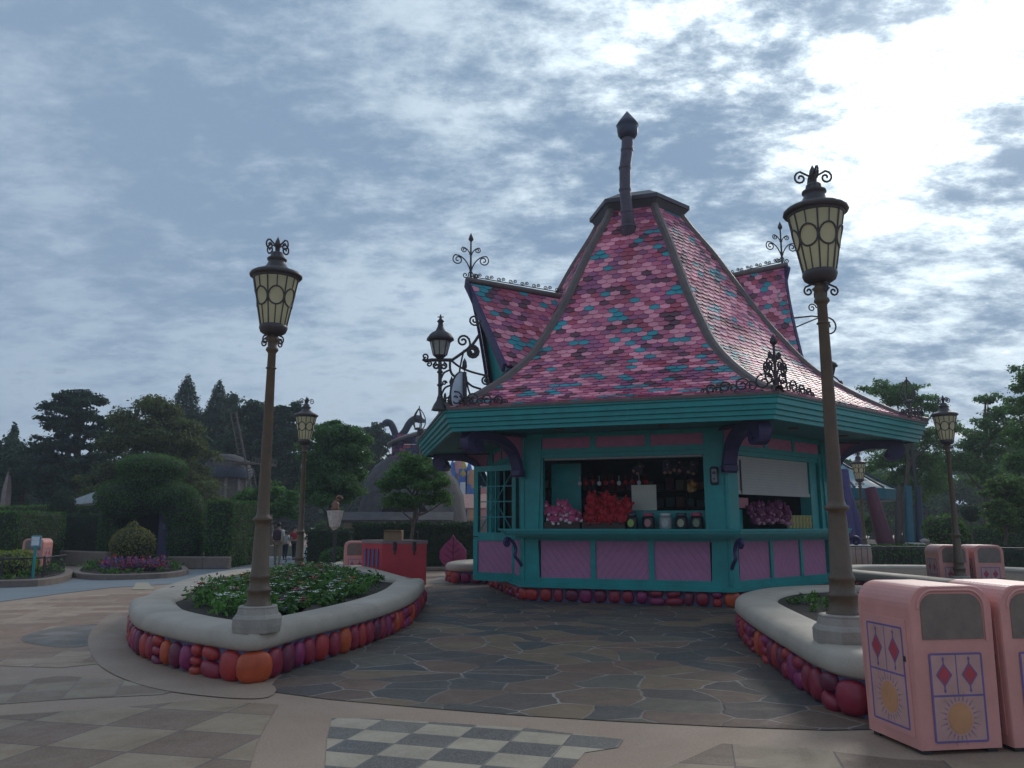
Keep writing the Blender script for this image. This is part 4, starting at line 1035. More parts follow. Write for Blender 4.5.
# ------------------------------------------------------------------ street lamps
POST = mat('lamp_bronze', (.105, .066, .038), .52, .22, 7, .2, 30, spec=.6, detail=6)
CAPM = mat('lamp_cap_metal', (.060, .048, .050), .45, .2, 8)
PLIN = mat('plinth_stone', (.33, .29, .25), .7, .15, 5, .35, 30)
def frosted():
    m = mat('frosted_amber_glass', (.78, .72, .50), .35, .08, 3); nt = m.node_tree; b = nt.nodes['Principled BSDF']; o = nt.nodes['Material Output']
    t = nt.nodes.new('ShaderNodeBsdfTranslucent'); t.inputs[0].default_value = (.9, .85, .62, 1); mx = nt.nodes.new('ShaderNodeMixShader'); mx.inputs[0].default_value = .6
    nt.links.new(b.outputs[0], mx.inputs[1]); nt.links.new(t.outputs[0], mx.inputs[2]); nt.links.new(mx.outputs[0], o.inputs[0]); return m
GLS = frosted()
def make_lamp():
    t = thing('street_lamp', 'x', 'street lamp', (0, 0, 0), 0, 'ornate street lamps around the plaza')
    B = lambda m, n, mt, p=t: m.build(n, mt, p, local=True)
    m = MB(); m.lathe([(.275, -.04), (.285, .02), (.285, .10), (.262, .13), (.245, .14), (.225, .20), (.228, .215), (.21, .225), (0, .225)], n=8, rot=pi/8, smooth=False); B(m, 'pedestal', PLIN)
    m = MB(); m.lathe([(.155, .21), (.155, .235), (.128, .25), (.125, .36), (.140, .375), (.140, .395), (.115, .41), (.108, .50), (.120, .515), (.115, .54), (.100, .56), (.084, 1.05), (.078, 1.10), (.108, 1.115), (.112, 1.14), (.085, 1.155), (.072, 1.20), (.066, 1.5), (.047, 2.98), (.060, 3.0), (.075, 3.015), (.070, 3.04), (.054, 3.055), (.058, 3.11), (.085, 3.14), (.06, 3.16), (.05, 3.22)], n=20)
    m.lathe([(.055, 2.80), (.066, 2.81), (.055, 2.82)], n=16); B(m, 'post', POST)
    r0, r1, z0, z1 = .150, .262, 3.30, 3.86
    m = MB(); m.lathe([(r0, z0), (r1, z1)], n=24); B(m, 'lantern_glass', GLS)
    m = MB(); m.lathe([(.05, 3.19), (.11, 3.20), (.150, 3.225), (.168, 3.27), (.165, 3.30), (.15, 3.31)], n=16)
    m.lathe([(.262, 3.84), (.275, 3.85), (.275, 3.875), (.26, 3.88)], n=16)
    for i in range(7):
        a0 = 2*pi*i/7; wa = 2*pi/7
        e0 = lambda u, v: Vector(((r0+(r1-r0)*v+.006)*math.cos(a0+wa*u), (r0+(r1-r0)*v+.006)*math.sin(a0+wa*u), z0+(z1-z0)*v))
        vm = .56; rr = (r0+(r1-r0)*vm)*wa*.47; dv = rr*1.12/(z1-z0)
        m.tube([e0(0, 0), e0(0, vm-.02)], .009, 5); m.tube([e0(0, vm), e0(0, 1)], .009, 5)
        hoop = [e0(.5+math.cos(q)*rr/((r0+(r1-r0)*(vm+math.sin(q)*dv))*wa), vm+math.sin(q)*dv) for q in [2*pi*k/18 for k in range(19)]]
        m.tube(hoop, .010, 5, cap=False); m.tube([e0(.5, 0), e0(.5, vm-dv)], .007, 4); m.tube([e0(.5, vm+dv), e0(.5, 1)], .007, 4)
    B(m, 'lantern_frame', CAPM)
    m = MB(); m.lathe([(.26, 3.865), (.30, 3.87), (.315, 3.885), (.31, 3.905), (.285, 3.925), (.20, 3.955), (.135, 3.995), (.105, 4.045), (.10, 4.07), (.118, 4.08), (.118, 4.10), (.085, 4.115), (.075, 4.16), (.06, 4.175), (.03, 4.18)], n=20); cp = B(m, 'lantern_cap', CAPM)
    m = MB(); m.lathe([(.03, 4.16), (.022, 4.24), (.04, 4.26), (.03, 4.31), (.0, 4.37)], n=10)
    for k in range(4):
        a = pi*k/2; d = Vector((math.cos(a), math.sin(a), 0)); up_ = Vector((0, 0, 1))
        sp = spiral(d*.125+up_*4.235, d, up_, .066, 1.3, R(90), -1, 14); m.tube([Vector((0, 0, 4.17))+d*.02, Vector((0, 0, 4.25))+d*.03]+sp, .011, 5)
    for k in range(1): pass
    m.build('finial', CAPM, cp, local=True)
    m = MB()
    for k in range(4):
        a = pi/2*k+.1; d = Vector((math.cos(a), math.sin(a), 0)); up_ = Vector((0, 0, 1))
        sp = spiral(d*.125+up_*3.115, d, up_, .05, 1.3, R(90), -1, 14); m.tube([Vector((0, 0, 3.19))+d*.05, Vector((0, 0, 3.185))+d*.08]+sp, .010, 5)
    B(m, 'lantern_scrolls', CAPM)
    return t
lamp0 = make_lamp()
g = G(256, 632, .5)
L_lab = [((G(257, 627, .5)), .935, 'tall bronze street lamp on the front corner of the big flower planter'),
         ((G(846, 641, .5)), 1.02, 'tall bronze street lamp standing beside the pink bins, in front of the kiosk'),
         (Vector((XA(301, 17.6), 17.6, .30)), .93, 'street lamp beyond the flower planter, before the round green tree'),
         (Vector((XA(955, 16.5), 16.5, .28)), .90, 'street lamp rising behind the far pair of pink bins on the right'),
         (Vector((XA(863, 27), 27, .0)), .92, 'small distant street lamp seen just under the right eaves of the kiosk')]
for i, (p, s_, lb) in enumerate(L_lab):
    o = lamp0 if i == 0 else copy_tree(lamp0)
    o.location = p; o.scale = (s_*.94, s_*.94, s_); o.rotation_euler = (0, 0, (.25+pi/4, -.1, .5, .1, .7)[i]); o['label'] = lb
    if i >= 2:
        m = MB(); m.lathe([(.34, 0), (.34, p.z+.03), (.30, p.z+.05)], (p.x, p.y, 0), 8)
        if p.z > .05:
            f = m.build('footing', PLIN, None, kind='x'); del f['kind']; f.parent = o; f.matrix_parent_inverse = Matrix.LocRotScale(o.location, o.rotation_euler, o.scale).inverted()
# ------------------------------------------------------------------ pink bins
BPINK = mat('bin_pink', (.66, .29, .25), .40, .14, 2.5, .10, 60, detail=9, spec=.5); BEDGE = mat('bin_pink_edge', (.68, .315, .28), .36, .06, 3)
FLAP = mat('bin_flap_grey', (.19, .14, .115), .42, .25, 6, .1, 60, detail=9); BLUE = mat('decal_blue', (.16, .115, .30), .5); DRED = mat('decal_red', (.46, .055, .075), .5, .12, 12)
DSUN = mat('decal_sun', (.58, .27, .13), .5); DPALE = mat('decal_panel', (.56, .31, .28), .45); DRAY = mat('decal_ray', (.30, .19, .22), .5); FEET = mat('bin_foot', (.03, .03, .03), .6)
BW, BD, BH, BR = .62, .62, 1.09, .15
def bin_arch(w, z0, h, r, n=7):
    x = w/2; p = [(-x, z0), (x, z0)]
    for i in range(n+1): a = pi/2*i/n; p.append((x-r+r*math.cos(a), h-r+r*math.sin(a)))
    for i in range(n+1): a = pi/2+pi/2*i/n; p.append((-x+r+r*math.cos(a), h-r+r*math.sin(a)))
    return p
def decal(m_, O, X, Z, N, w, h, cols=True):
    """a framed panel of two lozenges over a sun, thin raised paint: O its centre foot"""
    Pq = lambda x, z, e=0: O+X*x+Z*z+N*e
    def strip(x0, z0, x1, z1, t=.0055, mi=0, e=.0022):
        d = Vector((x1-x0, z1-z0)).normalized(); n = Vector((-d.y, d.x))*t
        m_.plate([Pq(x0-n.x, z0-n.y), Pq(x1-n.x, z1-n.y), Pq(x1+n.x, z1+n.y), Pq(x0+n.x, z0+n.y)], N, e, mi)
    m_.plate([Pq(-w/2, 0), Pq(w/2, 0), Pq(w/2, h), Pq(-w/2, h)], N, .0012, 3)
    hm = h*.52
    for a in ((-w/2, 0, w/2, 0), (-w/2, h, w/2, h), (-w/2, hm, w/2, hm)): strip(*a, .0065)
    for a in ((-w/2, 0, -w/2, h), (w/2, 0, w/2, h)): strip(*a, .0065, 0, .0026)
    strip(0, hm, 0, h, .004, 0, .0019)
    for sx_ in (-w/4, w/4):
        c = (hm+h)/2; a, b = w*.145, (h-hm)*.26
        m_.plate([Pq(sx_-a, c), Pq(sx_, c-b), Pq(sx_+a, c), Pq(sx_, c+b)], N, .0030, 1)
        L_ = [(sx_-a, c), (sx_, c-b), (sx_+a, c), (sx_, c+b), (sx_-a, c)]
        for p, q in zip(L_, L_[1:]): strip(p[0], p[1], q[0], q[1], .004, 0, .0036)
        strip(sx_, hm+(h-hm)*.10, sx_, c-b, .004, 0, .0032); strip(sx_, c+b, sx_, h-(h-hm)*.10, .004, 0, .0033)
        for z in (hm+(h-hm)*.12, h-(h-hm)*.12): m_.plate([Pq(sx_-.009, z), Pq(sx_, z-.016), Pq(sx_+.009, z), Pq(sx_, z+.016)], N, .0040, 0)
    c = hm*.50; r = w*.235
    m_.plate([Pq(r*math.cos(2*pi*i/24), c+r*1.12*math.sin(2*pi*i/24)) for i in range(24)], N, .0030, 2)
    for i in range(24):
        a = 2*pi*i/24; r0_, r1_ = r*1.12, r*(1.78 if i % 2 else 1.5); t = .006
        d = Vector((math.cos(a), math.sin(a)*1.12)); n = Vector((-math.sin(a), math.cos(a)))*t
        m_.plate([Pq(d.x*r0_-n.x, c+d.y*r0_-n.y), Pq(d.x*r1_, c+d.y*r1_), Pq(d.x*r0_+n.x, c+d.y*r0_+n.y)], N, .0020, 4)
def make_bin():
    t = thing('litter_bin', 'x', 'litter bin', (0, 0, 0)); B = lambda m, n, mt, p=t: m.build(n, mt, p, local=True)
    m = MB(); secs = [(-BD/2, .985, 0), (-BD/2+.012, 1.0, 0), (BD/2-.012, 1.0, 0), (BD/2, .985, 0)]; vs = []
    for y, k, _ in secs:
        for x, z in bin_arch(BW*k, .03, BH*(1 if k == 1 else .995), BR): vs.append((x*(.955+.045*z/BH), y*(.965+.035*z/BH), z))
    n = len(vs)//4
    m.add(vs, [(j*n+i, (j+1)*n+i, (j+1)*n+(i+1) % n, j*n+(i+1) % n) for j in range(3) for i in range(n)]+[tuple(range(n)), tuple(range(4*n-1, 3*n-1, -1))]); B(m, 'body', BPINK)
    for s_ in (-1, 1):
        Y = s_*BD/2; N = Vector((0, s_, 0)); X = Vector((-s_*-1 if s_ < 0 else -1, 0, 0)); X = Vector((1, 0, 0)) if s_ < 0 else Vector((-1, 0, 0)); Z = Vector((0, .02*s_, 1)).normalized()
        m = MB(); ar = bin_arch(.46, .735, 1.035, .10); O = Vector((0, Y*.995, 0))
        m.plate([O+X*x+Vector((0, 0, z)) for x, z in ar], N, .004); B(m, 'flap', FLAP)
        m = MB(); ar2 = bin_arch(.50, .725, 1.06, .12); pp = [O+X*x+N*.003+Vector((0, 0, z)) for x, z in ar2]; m.tube(pp[1:]+[], .010, 5); B(m, 'flap_rim', BEDGE)
        m = MB(); decal(m, Vector((0, Y*.975+.0005*s_, .08)), X, Vector((0, .012*s_, 1)), N, .38, .56); B(m, 'front_decal', [BLUE, DRED, DSUN, DPALE, DRAY])
    for s_ in (-1, 1):
        N = Vector((s_, 0, 0)); Y = Vector((0, s_, 0)); xb = s_*BW*.478
        Zs = Vector((s_*.045*BW/2/BH*1.0, 0, 1)).normalized()
        m = MB(); m.plate([Vector((s_*BW/2*.958, 0, .10))+Y*a+Zs*b for a, b in ((-.25, 0), (.25, 0), (.25, .76), (-.25, .76))], N, .005); dd = B(m, 'side_door', BEDGE)
        m = MB(); decal(m, Vector((s_*(BW/2*.958+.0052), 0, .14)), Y, Zs, N, .40, .66); m.build('side_decal', [BLUE, DRED, DSUN, DPALE, DRAY], dd, local=True)
        m = MB(); m.box((s_*(BW/2*.975+.008), -s_*-.215 if s_ < 0 else .215, .60), (.012, .018, .035)); m.build('lock', FEET, dd, local=True)
    for a in (-.24, .24):
        for b in (-.24, .24): m = MB(); m.box((a, b, .018), (.07, .07, .036)); B(m, 'foot', FEET)
    return t
bin0 = make_bin(); a0 = G(912, 757); a1 = G(999, 753); ba = math.atan2(a1.y-a0.y, a1.x-a0.x); bx = Vector((math.cos(ba), math.sin(ba), 0)); by = Vector((-bx.y, bx.x, 0))
a0 = a0+bx*.07
bins = [(a0+bx*BW/2+by*BD/2, ba, 'foreground pink litter bin nearest the cobbled planter, whole front with lozenges and sun visible'),
        (a0+bx*(BW*1.5+.045)+by*(BD/2-.03), ba-.02, 'pink litter bin cut off by the right edge of the photo'),
        (Vector((XA(946, 16.9), 17.0, 0)), -.05, 'left one of the far pair of pink bins, grey flap toward the plaza'),
        (Vector((XA(980, 16.9), 17.0, 0)), .0, 'right one of the far pair of pink bins, beside the far street lamp'),
        (Vector((XA(357, 21), 21, 0)), .2, 'pale pink bin behind the flower planter, left of the red chest'),
        (Vector((XA(40, 25), 25, 0)), .1, 'pink bin with a slatted front before the dark hedge at the far left')]
for i, (p, a, lb) in enumerate(bins):
    o = bin0 if i == 0 else copy_tree(bin0); o.location = p; o.rotation_euler = (0, 0, a); o['label'] = lb
    if i in (0, 1): o['group'] = 'near pair of pink bins'
    if i in (2, 3): o['group'] = 'far pair of pink bins'
# ------------------------------------------------------------------ red chest
RED = mat('chest_red', (.52, .028, .045), .42, .12, 3, .1, 30); Y_ = 19.3
cl, cr = XA(383, Y_), XA(427, Y_); ch_ = thing('tool_chest', 'crimson wheeled chest with dark latches between the planter and the kiosk', 'chest', ((cl+cr)/2-.2, Y_+.3, 0))
q0 = Vector((cl-.62, Y_+.75, 0)); q1 = Vector((cl, Y_, 0)); q2 = Vector((cr, Y_+.02, 0)); q3 = Vector((cr-.55, Y_+.85, 0)); base_ = [(p.x, p.y) for p in (q0, q1, q2, q3)]
m = MB(); m.prism(base_, .10, 1.06); m.build('body', RED, ch_)
m = MB(); cc = sum((Vector(p) for p in base_), Vector((0, 0)))/4; m.prism([tuple(cc+(Vector(p)-cc)*1.03) for p in base_], 1.06, 1.14); m.build('lid', mat('chest_lid', (.24, .16, .15), .5), ch_)
for k in (.28, .72):
    m = MB(); p = q1.lerp(q2, k); m.box((p.x, p.y-.02, 1.0), (.08, .05, .22), bev=.01); m.tube([(p.x, p.y-.05, .90), (p.x, p.y-.05, .80)], .015, 6); m.build('latch', DARKM, ch_)
for i in range(4):
    m = MB(); p = q1.lerp(q0, .2+.2*i); n_ = (q0-q1).normalized(); m.box((p.x-.012, p.y-.012, .72), (.03, .07, .42), math.atan2(n_.y, n_.x)+pi/2); m.build('side_louvre', mat('louvre_blue', (.10, .10, .22), .5), ch_)
for p in (q1, q2, q3, q0):
    m = MB(); c = (Vector((cc.x, cc.y, 0))-p)*.12+p; m.tube([(c.x-.03, c.y, .055), (c.x+.03, c.y, .055)], .055, 12); m.build('castor', DARKM, ch_)
t = thing('cardboard_box', 'brown open cardboard box on the lid of the crimson chest', 'box', (XA(394, 19.7), 19.7, 1.14))
KRAFT = mat('cardboard', (.30, .19, .11), .8, .12, 5); p = wloc(t); m = MB(); 
for dx, dy, sx_, sy_ in ((0, -.17, .42, .012), (0, .17, .42, .012), (-.21, 0, .012, .34), (.21, 0, .012, .34)): m.box((p.x+dx, p.y+dy, p.z+.10), (sx_, sy_, .2))
m.box((p.x, p.y, p.z+.008), (.41, .33, .012)); m.build('walls', KRAFT, t)
for sg in (-1, 1): m = MB(); m.box((p.x, p.y+sg*.215, p.z+.215), (.42, .10, .008), rot=Matrix.Rotation(sg*.35, 3, 'X')); m.build('flap', KRAFT, t)
m = MB(); q = AT(418, 541, 19.6); m.tube(bez(q, q+Vector((0, 0, .1)), q+Vector((.02, 0, .2)), q+Vector((-.05, 0, .24)), 6), .015, 6); m.build('umbrella_handle', DARKM, label='thin bent metal rod sticking up behind the lid of the crimson chest', cat='rod')
# ------------------------------------------------------------------ goods in the kiosk
ft = lambda k, s, z, o: fpt(k, s, z, o)
a_f = math.atan2(*(ft(0, 1, 0, 0)-ft(0, 0, 0, 0)).yx); a_r = math.atan2(*(ft(1, 1, 0, 0)-ft(1, 0, 0, 0)).yx)
def plush_mesh(seed):
    random.seed(seed); m = MB(); m.ell((0, 0, .09), (.085, .075, .10), 10, 7, 0, noise=.04); m.ell((0, -.02, .205), (.072, .066, .065), 10, 7, 0)
    for s_ in (-1, 1): m.ell((s_*.055, 0, .265), (.026, .016, .030), 8, 5, 0); m.ell((s_*.085, -.03, .11), (.032, .03, .055), 8, 5, 0); m.ell((s_*.05, -.08, .03), (.034, .05, .03), 8, 5, 1)
    m.ell((0, -.075, .195), (.026, .02, .018), 8, 5, 1); return m
PL = {'pink': [mat('plush_pink', (.55, .09, .21), .9, .2, 25, .6, 90), mat('plush_white', (.62, .55, .57), .9)], 'red': [mat('plush_red', (.42, .012, .025), .9, .3, 25, .6, 90), mat('plush_deep_red', (.30, .01, .02), .9)],
      'plum': [mat('plush_plum', (.16, .03, .09), .9, .3, 25), mat('plush_rose', (.45, .20, .27), .9)], 'dark': [mat('plush_dark', (.03, .025, .035), .9), mat('plush_tan', (.30, .14, .08), .9)], 'amber': [mat('plush_amber', (.50, .22, .04), .9), mat('plush_cream', (.4, .3, .2), .9)]}
def plush_row(col, spots, label, group, k, sc=1.0):
    p0 = plush_mesh(3).build('soft_toy', PL[col], None, kind='x'); del p0['kind']
    for i, (s, z, o, a) in enumerate(spots):
        c = p0 if i == 0 else p0.copy()
        if i: COL.objects.link(c)
        c.location = ft(k, s, z, o); c.rotation_euler = (random.uniform(-.6, .5), random.uniform(-.6, .6), (a_f if k == 0 else a_r)+a); c.scale = (sc*random.uniform(.85, 1.2),)*3
        tag(c, label, 'soft toy', group)
rr = random.Random(5)
CT = 1.425
def pile(s0, s1, hmax, sc, o0=-.08, dz=.16, st=.15):
    out = []; z = CT+.10; row = 0
    while z < CT+hmax:
        k = (z-CT-.1)/hmax; a, b = s0+(s1-s0)*k*k*.28, s1-(s1-s0)*k*k*.22; s = a+.07
        while s < b: out.append((s, z, o0-.10*row, rr.uniform(-.6, .6))); s += st*rr.uniform(.62, 1.1)
        z += dz; row += 1
    return out
plush_row('pink', pile(.42, 1.18, .34, 1), 'pink and white soft toy in the heap at the left end of the kiosk counter', 'pink soft toys', 0)
plush_row('red', pile(1.20, 2.05, .52, 1, st=.14), 'red soft toy in the heap left of the middle of the kiosk counter', 'red soft toys', 0, 1.05)
plush_row('plum', pile(.98, 2.3, .42, 1), 'plum and rose soft toy in the heap under the half-closed shutter', 'plum soft toys', 1)
plush_row('dark', [(2.2, 2.50, -.45, 0), (2.85, 2.52, -.45, .2), (3.05, 2.50, -.5, -.2), (3.3, 2.48, -.5, .1)], 'dark soft toy with tan feet hanging at the top of the front hatch', 'hanging dark soft toys', 0, .95)
plush_row('amber', [(3.25, 2.15, -.6, .3)], 'amber soft toy hanging in the right part of the front hatch', None, 0, .9)
for s0, s1, lb in ((.42, 1.16, 'dark wooden tray under the pink soft toys'), (1.20, 2.06, 'dark wooden tray under the red soft toys')):
    m = MB(); fbox(m, 0, s0, s1, CT+.003, CT+.02, -.42, .02)
    for a in ((s0, s1, -.0, .02), (s0, s1, -.42, -.40), (s0, s0+.02, -.40, 0), (s1-.02, s1, -.40, 0)): fbox(m, 0, a[0], a[1], CT+.02, CT+.13, a[2], a[3])
    m.build('display_tray', WOOD, label=lb, cat='tray')
tubs = [(2.17, 'green', (.30, .40, .08), 'black sweet tub with a lime green label next to the red soft toys'), (2.50, 'rose', (.42, .16, .17), 'black sweet tub with a rosy label, second of the tub row'), (2.83, 'silver', (.42, .42, .40), 'silvery sweet tub in the middle of the tub row on the front counter'),
        (3.13, 'cream', (.36, .33, .20), 'black sweet tub with a cream label, fourth of the tub row'), (3.42, 'olive', (.17, .22, .13), 'black sweet tub with olive label and pink top at the right end of the row')]
for s, nm, c, lb in tubs:
    p = ft(0, s, CT+.003, -.14); t = thing('sweet_tub', lb, 'sweet tub', tuple(p), 0, 'sweet tubs on the front counter')
    m = MB(); m.lathe([(.115, 0), (.125, .02), (.125, .20), (.10, .235), (.08, .24)], p, 16); m.build('body', mat('tub_dark' if nm != 'silver' else 'tub_silver', (.02, .02, .025) if nm != 'silver' else (.30, .30, .30), .3), t)
    m = MB(); m.lathe([(.10, .24), (.105, .245), (.105, .29), (.09, .30), (0, .302)], p, 16); m.build('lid', mat('tub_lid_'+nm, (.45, .05, .10) if nm in ('rose', 'olive') else (.05, .05, .06) if nm != 'silver' else (.5, .5, .48), .4), t)
    m = MB(); f = -(ft(0, 0, 0, 1)-ft(0, 0, 0, 0)); x_ = (ft(0, 1, 0, 0)-ft(0, 0, 0, 0)); c0_ = p-f*.123; ov = [c0_+x_*(.062*math.cos(2*pi*i/16))+up*(.11+.075*math.sin(2*pi*i/16)) for i in range(16)]
    m.plate(ov, -f, .006); m.build('tub_label', mat('tub_label_'+nm, c, .5), t)
m = MB(); fbox(m, 0, .42, 3.58, 2.80, 2.836, -.20, -.05); m.build('blind_box', mat('blind_grey', (.30, .28, .27), .5), K)
m = MB(); fbox(m, 0, .30, .95, .45, 2.8, -1.05, -1.0); m.build('side_board', TEAL, K)
for i in range(11):
    m = MB(); p = ft(0, .95+.14*i, 2.36+.012*(i % 3), -.9); m.ell(p, (.045, .03, .05), 8, 6); m.tube([p, p+up*.16], .006, 4); m.build('string_light', PL['red'][0] if i % 3 else PL['pink'][1], label='tiny unlit red bulb imitating a string light at the upper left of the front hatch', cat='string light', group='hanging red string lights')  # unlit coloured blobs stand in for a row of little red lights
m = MB(); fbox(m, 0, 2.05, 3.58, .44, 1.78, -.78, -.48); m.build('display_cabinet', TEAL, label='teal cabinet inside the front hatch behind the sweet tubs', cat='cabinet')
m = MB(); fbox(m, 0, 2.10, 2.60, 1.79, 2.30, -.62, -.60); m.build('notice_board', mat('board_cream', (.52, .50, .42), .7, .08), label='plain cream board standing on the teal cabinet in the front hatch', cat='board')
m = MB(); fbox(m, 1, .42, .9, CT+.003, 1.80, -.6, -.25); m.build('till_stand', TEAL, label='teal stand at the left side of the right hatch', cat='stand')
m = MB(); fbox(m, 1, .72, 1.05, 1.83, 2.03, -.45, -.2); m.build('gift_box', mat('box_rose', (.40, .13, .16), .6), label='rosy gift box on the teal stand under the shutter', cat='gift box')
m = MB(); p = ft(1, .52, CT+.003, -.12); m.lathe([(.04, 0), (.042, .14), (.02, .17), (.02, .20), (.0, .205)], p, 12); m.build('white_bottle', mat('bottle_white', (.5, .5, .5), .4), label='small white bottle at the left end of the right hatch counter', cat='bottle')
# paper cups in a block
m = MB(); m.lathe([(.045, 0), (.060, .125), (.064, .130), (.060, .135), (.054, .13)], n=14); m.lathe([(.0505, .055), (.0575, .105)], n=14, mi=1)
cup0 = m.build('paper_cup', [mat('cup_yellow', (.48, .40, .17), .6), mat('cup_band', (.22, .15, .08), .6)], None, kind='x'); del cup0['kind']; i = 0
for z in range(2):
    for c_ in range(8):
        o = cup0 if i == 0 else cup0.copy()
        if i: COL.objects.link(o)
        o.location = ft(1, 2.42+c_*.138, CT+.004+z*.137, -.12); o.rotation_euler = (0, 0, c_*.7); i += 1
        tag(o, 'pale yellow cup stacked in the two rows at the right end of the kiosk counter', 'cup', 'yellow cups')
# packets on the back shelves
i = 0
for z in (1.035, 1.535, 1.985, 2.435):
    for k in (3, 4):
        for s in [x*.27+.42 for x in range(12)]:
            if rr.random() < .15: continue
            h = rr.uniform(.16, .34); c = rr.choice(((.30, .03, .05), (.05, .05, .09), (.25, .10, .05), (.30, .26, .2), (.07, .14, .18), (.20, .05, .14))); key = 'packet_%.2f_%.2f' % (c[0], c[1])
            m = MB(); fbox(m, k, s, s+.2, z+.003, z+h, -.68, -.42); m.build('shelf_packet', mat(key, c, .5), label='one of the boxed goods on the dark shelves deep inside the kiosk', cat='boxed goods', group='boxed goods on the kiosk shelves'); i += 1
# pink leaf-shaped sign
p = AT(453, 571, 24.5); t = thing('leaf_sign', 'crimson leaf-shaped board standing before the dark hedge left of the kiosk', 'sign', (p.x, p.y, 0))
m = MB(); lf = [(0, -.50), (-.25, -.36), (-.41, -.12), (-.40, .10), (-.25, .30), (-.08, .44), (0, .58), (.08, .44), (.25, .30), (.40, .10), (.41, -.12), (.25, -.36)]
pc = AT(453, 554, 24.5); m.plate([pc+Vector((x, 0, z)) for x, z in lf], (0, -1, 0), .05); lb_ = m.build('leaf_board', mat('leaf_crimson', (.33, .035, .13), .5, .2), t)
m = MB(); m.tube([pc+Vector((0, -.06, -.5)), pc+Vector((0, -.06, .5))], .015, 5)
for i in range(4):
    for s_ in (-1, 1): m.tube([pc+Vector((0, -.06, -.35+.18*i)), pc+Vector((s_*.30*(1-.15*i), -.06, -.18+.18*i))], .010, 5)
m.build('veins', mat('leaf_vein', (.16, .015, .06), .5), lb_)
m = MB(); m.tube([(pc.x, pc.y+.04, 0), (pc.x, pc.y+.04, pc.z-.1)], .03, 6); m.build('stake', DARKM, t)
# ------------------------------------------------------------------ background: greenery
def bl(px, py, Y, rx, rz=None, ry=None):       # a foliage lobe by its place and size in metres
    p = AT(px, py, Y); k = .80; return (p.x, p.y, p.z, rx*k, (ry or rx)*k, (rz or rx)*k)
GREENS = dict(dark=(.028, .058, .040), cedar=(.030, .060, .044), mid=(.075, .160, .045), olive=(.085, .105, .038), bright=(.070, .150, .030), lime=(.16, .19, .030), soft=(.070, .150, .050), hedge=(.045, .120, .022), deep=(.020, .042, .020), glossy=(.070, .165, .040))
def G_(k): return (k, GREENS[k])
m1 = lambda Y: Y/790.0
# conifers
conifer('dark spire-topped conifer at the far left edge', XA(10, 50, 5), 50, ZA(424, 50), 1.9, *G_('dark'), n=6000)
conifer('small dark conifer tip between the cedar and the twin conifers', XA(132, 62, 6), 62, ZA(409, 62), 2.4, *G_('dark'), n=7600, leaf=0.140)
conifer('broad dark conifer, taller of the pair behind the topiary', XA(184, 56, 8), 56, ZA(376, 56), 3.0, *G_('dark'), n=26600, leaf=0.112, power=.72)
conifer('narrower dark conifer, right of the pair behind the topiary', XA(216, 57, 8), 57, ZA(381, 57), 2.5, *G_('dark'), n=22800, leaf=0.112, power=.72)
conifer('low dark conifer close behind the narrow one', XA(232, 58, 8), 58, ZA(394, 58), 2.2, *G_('dark'), n=9500, leaf=0.126, power=.72)
# cedar with flat layers
cb = [bl(78, 398, 45, 1.6, .45), bl(88, 404, 45, 1.6, .5), bl(66, 408, 45, 1.5, .5), bl(72, 418, 45, 2.0, .6), bl(95, 420, 45, 1.6, .5), bl(58, 425, 45, 1.5, .45), bl(80, 432, 45, 2.1, .55), bl(60, 442, 45, 1.5, .5), bl(100, 440, 45, 1.5, .5), bl(50, 450, 45, 1.6, .45), bl(76, 450, 45, 2.0, .6), bl(56, 464, 45, 2.2, .6), bl(90, 462, 45, 2.2, .7), bl(46, 478, 45, 2.0, .7), bl(70, 480, 45, 2.4, .9), bl(96, 485, 45, 2.4, .9)]
tree('big layered cedar with gaps of sky through it, left background', (XA(78, 45), 45, 0), cb, *G_('cedar'), n=38000, leaf=0.091, trunk_r=.35, limbs=14, name='cedar', clump=.32)
tree('low dark trees behind the hedge at the far left', (XA(22, 48), 48, 0), [bl(8, 470, 48, 2.4, 2.4), bl(30, 480, 48, 2.6, 2), bl(20, 500, 48, 3.2, 2)], *G_('dark'), n=17100, leaf=0.105, trunk_r=.25)
tree('bushy olive-green tree with loose outline, behind the topiary', (XA(150, 38), 38, 0), [bl(150, 425, 38, 1.6, 1.4), bl(172, 432, 38, 1.5, 1.4), bl(128, 440, 38, 1.6, 1.3), bl(155, 455, 38, 2.2, 1.8), bl(184, 458, 38, 1.4, 1.2), bl(112, 488, 38, 1.5, 1.2), bl(135, 485, 38, 2.2, 1.6), bl(194, 486, 38, 1.3, 1.1), bl(175, 495, 38, 2.2, 1.6)], *G_('olive'), n=57000, leaf=0.070, trunk_r=.3, limbs=9)
tree('dark pine with open crown right of the left street lamp', (XA(268, 52), 52, 0), [bl(252, 415, 52, 1.5, .9), bl(262, 425, 52, 1.8, 1.2), bl(282, 418, 52, 1.6, 1.0), bl(294, 416, 52, 1.3, .8), bl(272, 445, 52, 2.4, 1.6), bl(290, 440, 52, 1.9, 1.3), bl(250, 450, 52, 2.2, 1.6), bl(265, 475, 52, 2.9, 2), bl(290, 475, 52, 2.4, 2)], *G_('dark'), n=41800, leaf=0.105, trunk_r=.3, clump=.45)
tree('dark pine left of the windmill sails', (XA(240, 60), 60, 0), [bl(232, 420, 60, 2.0, 1.8), bl(225, 450, 60, 3, 2.6), bl(205, 440, 60, 3, 2.5), bl(190, 470, 60, 3.5, 3), bl(240, 480, 60, 3.4, 3)], *G_('dark'), n=26600, leaf=0.126, trunk_r=.3)
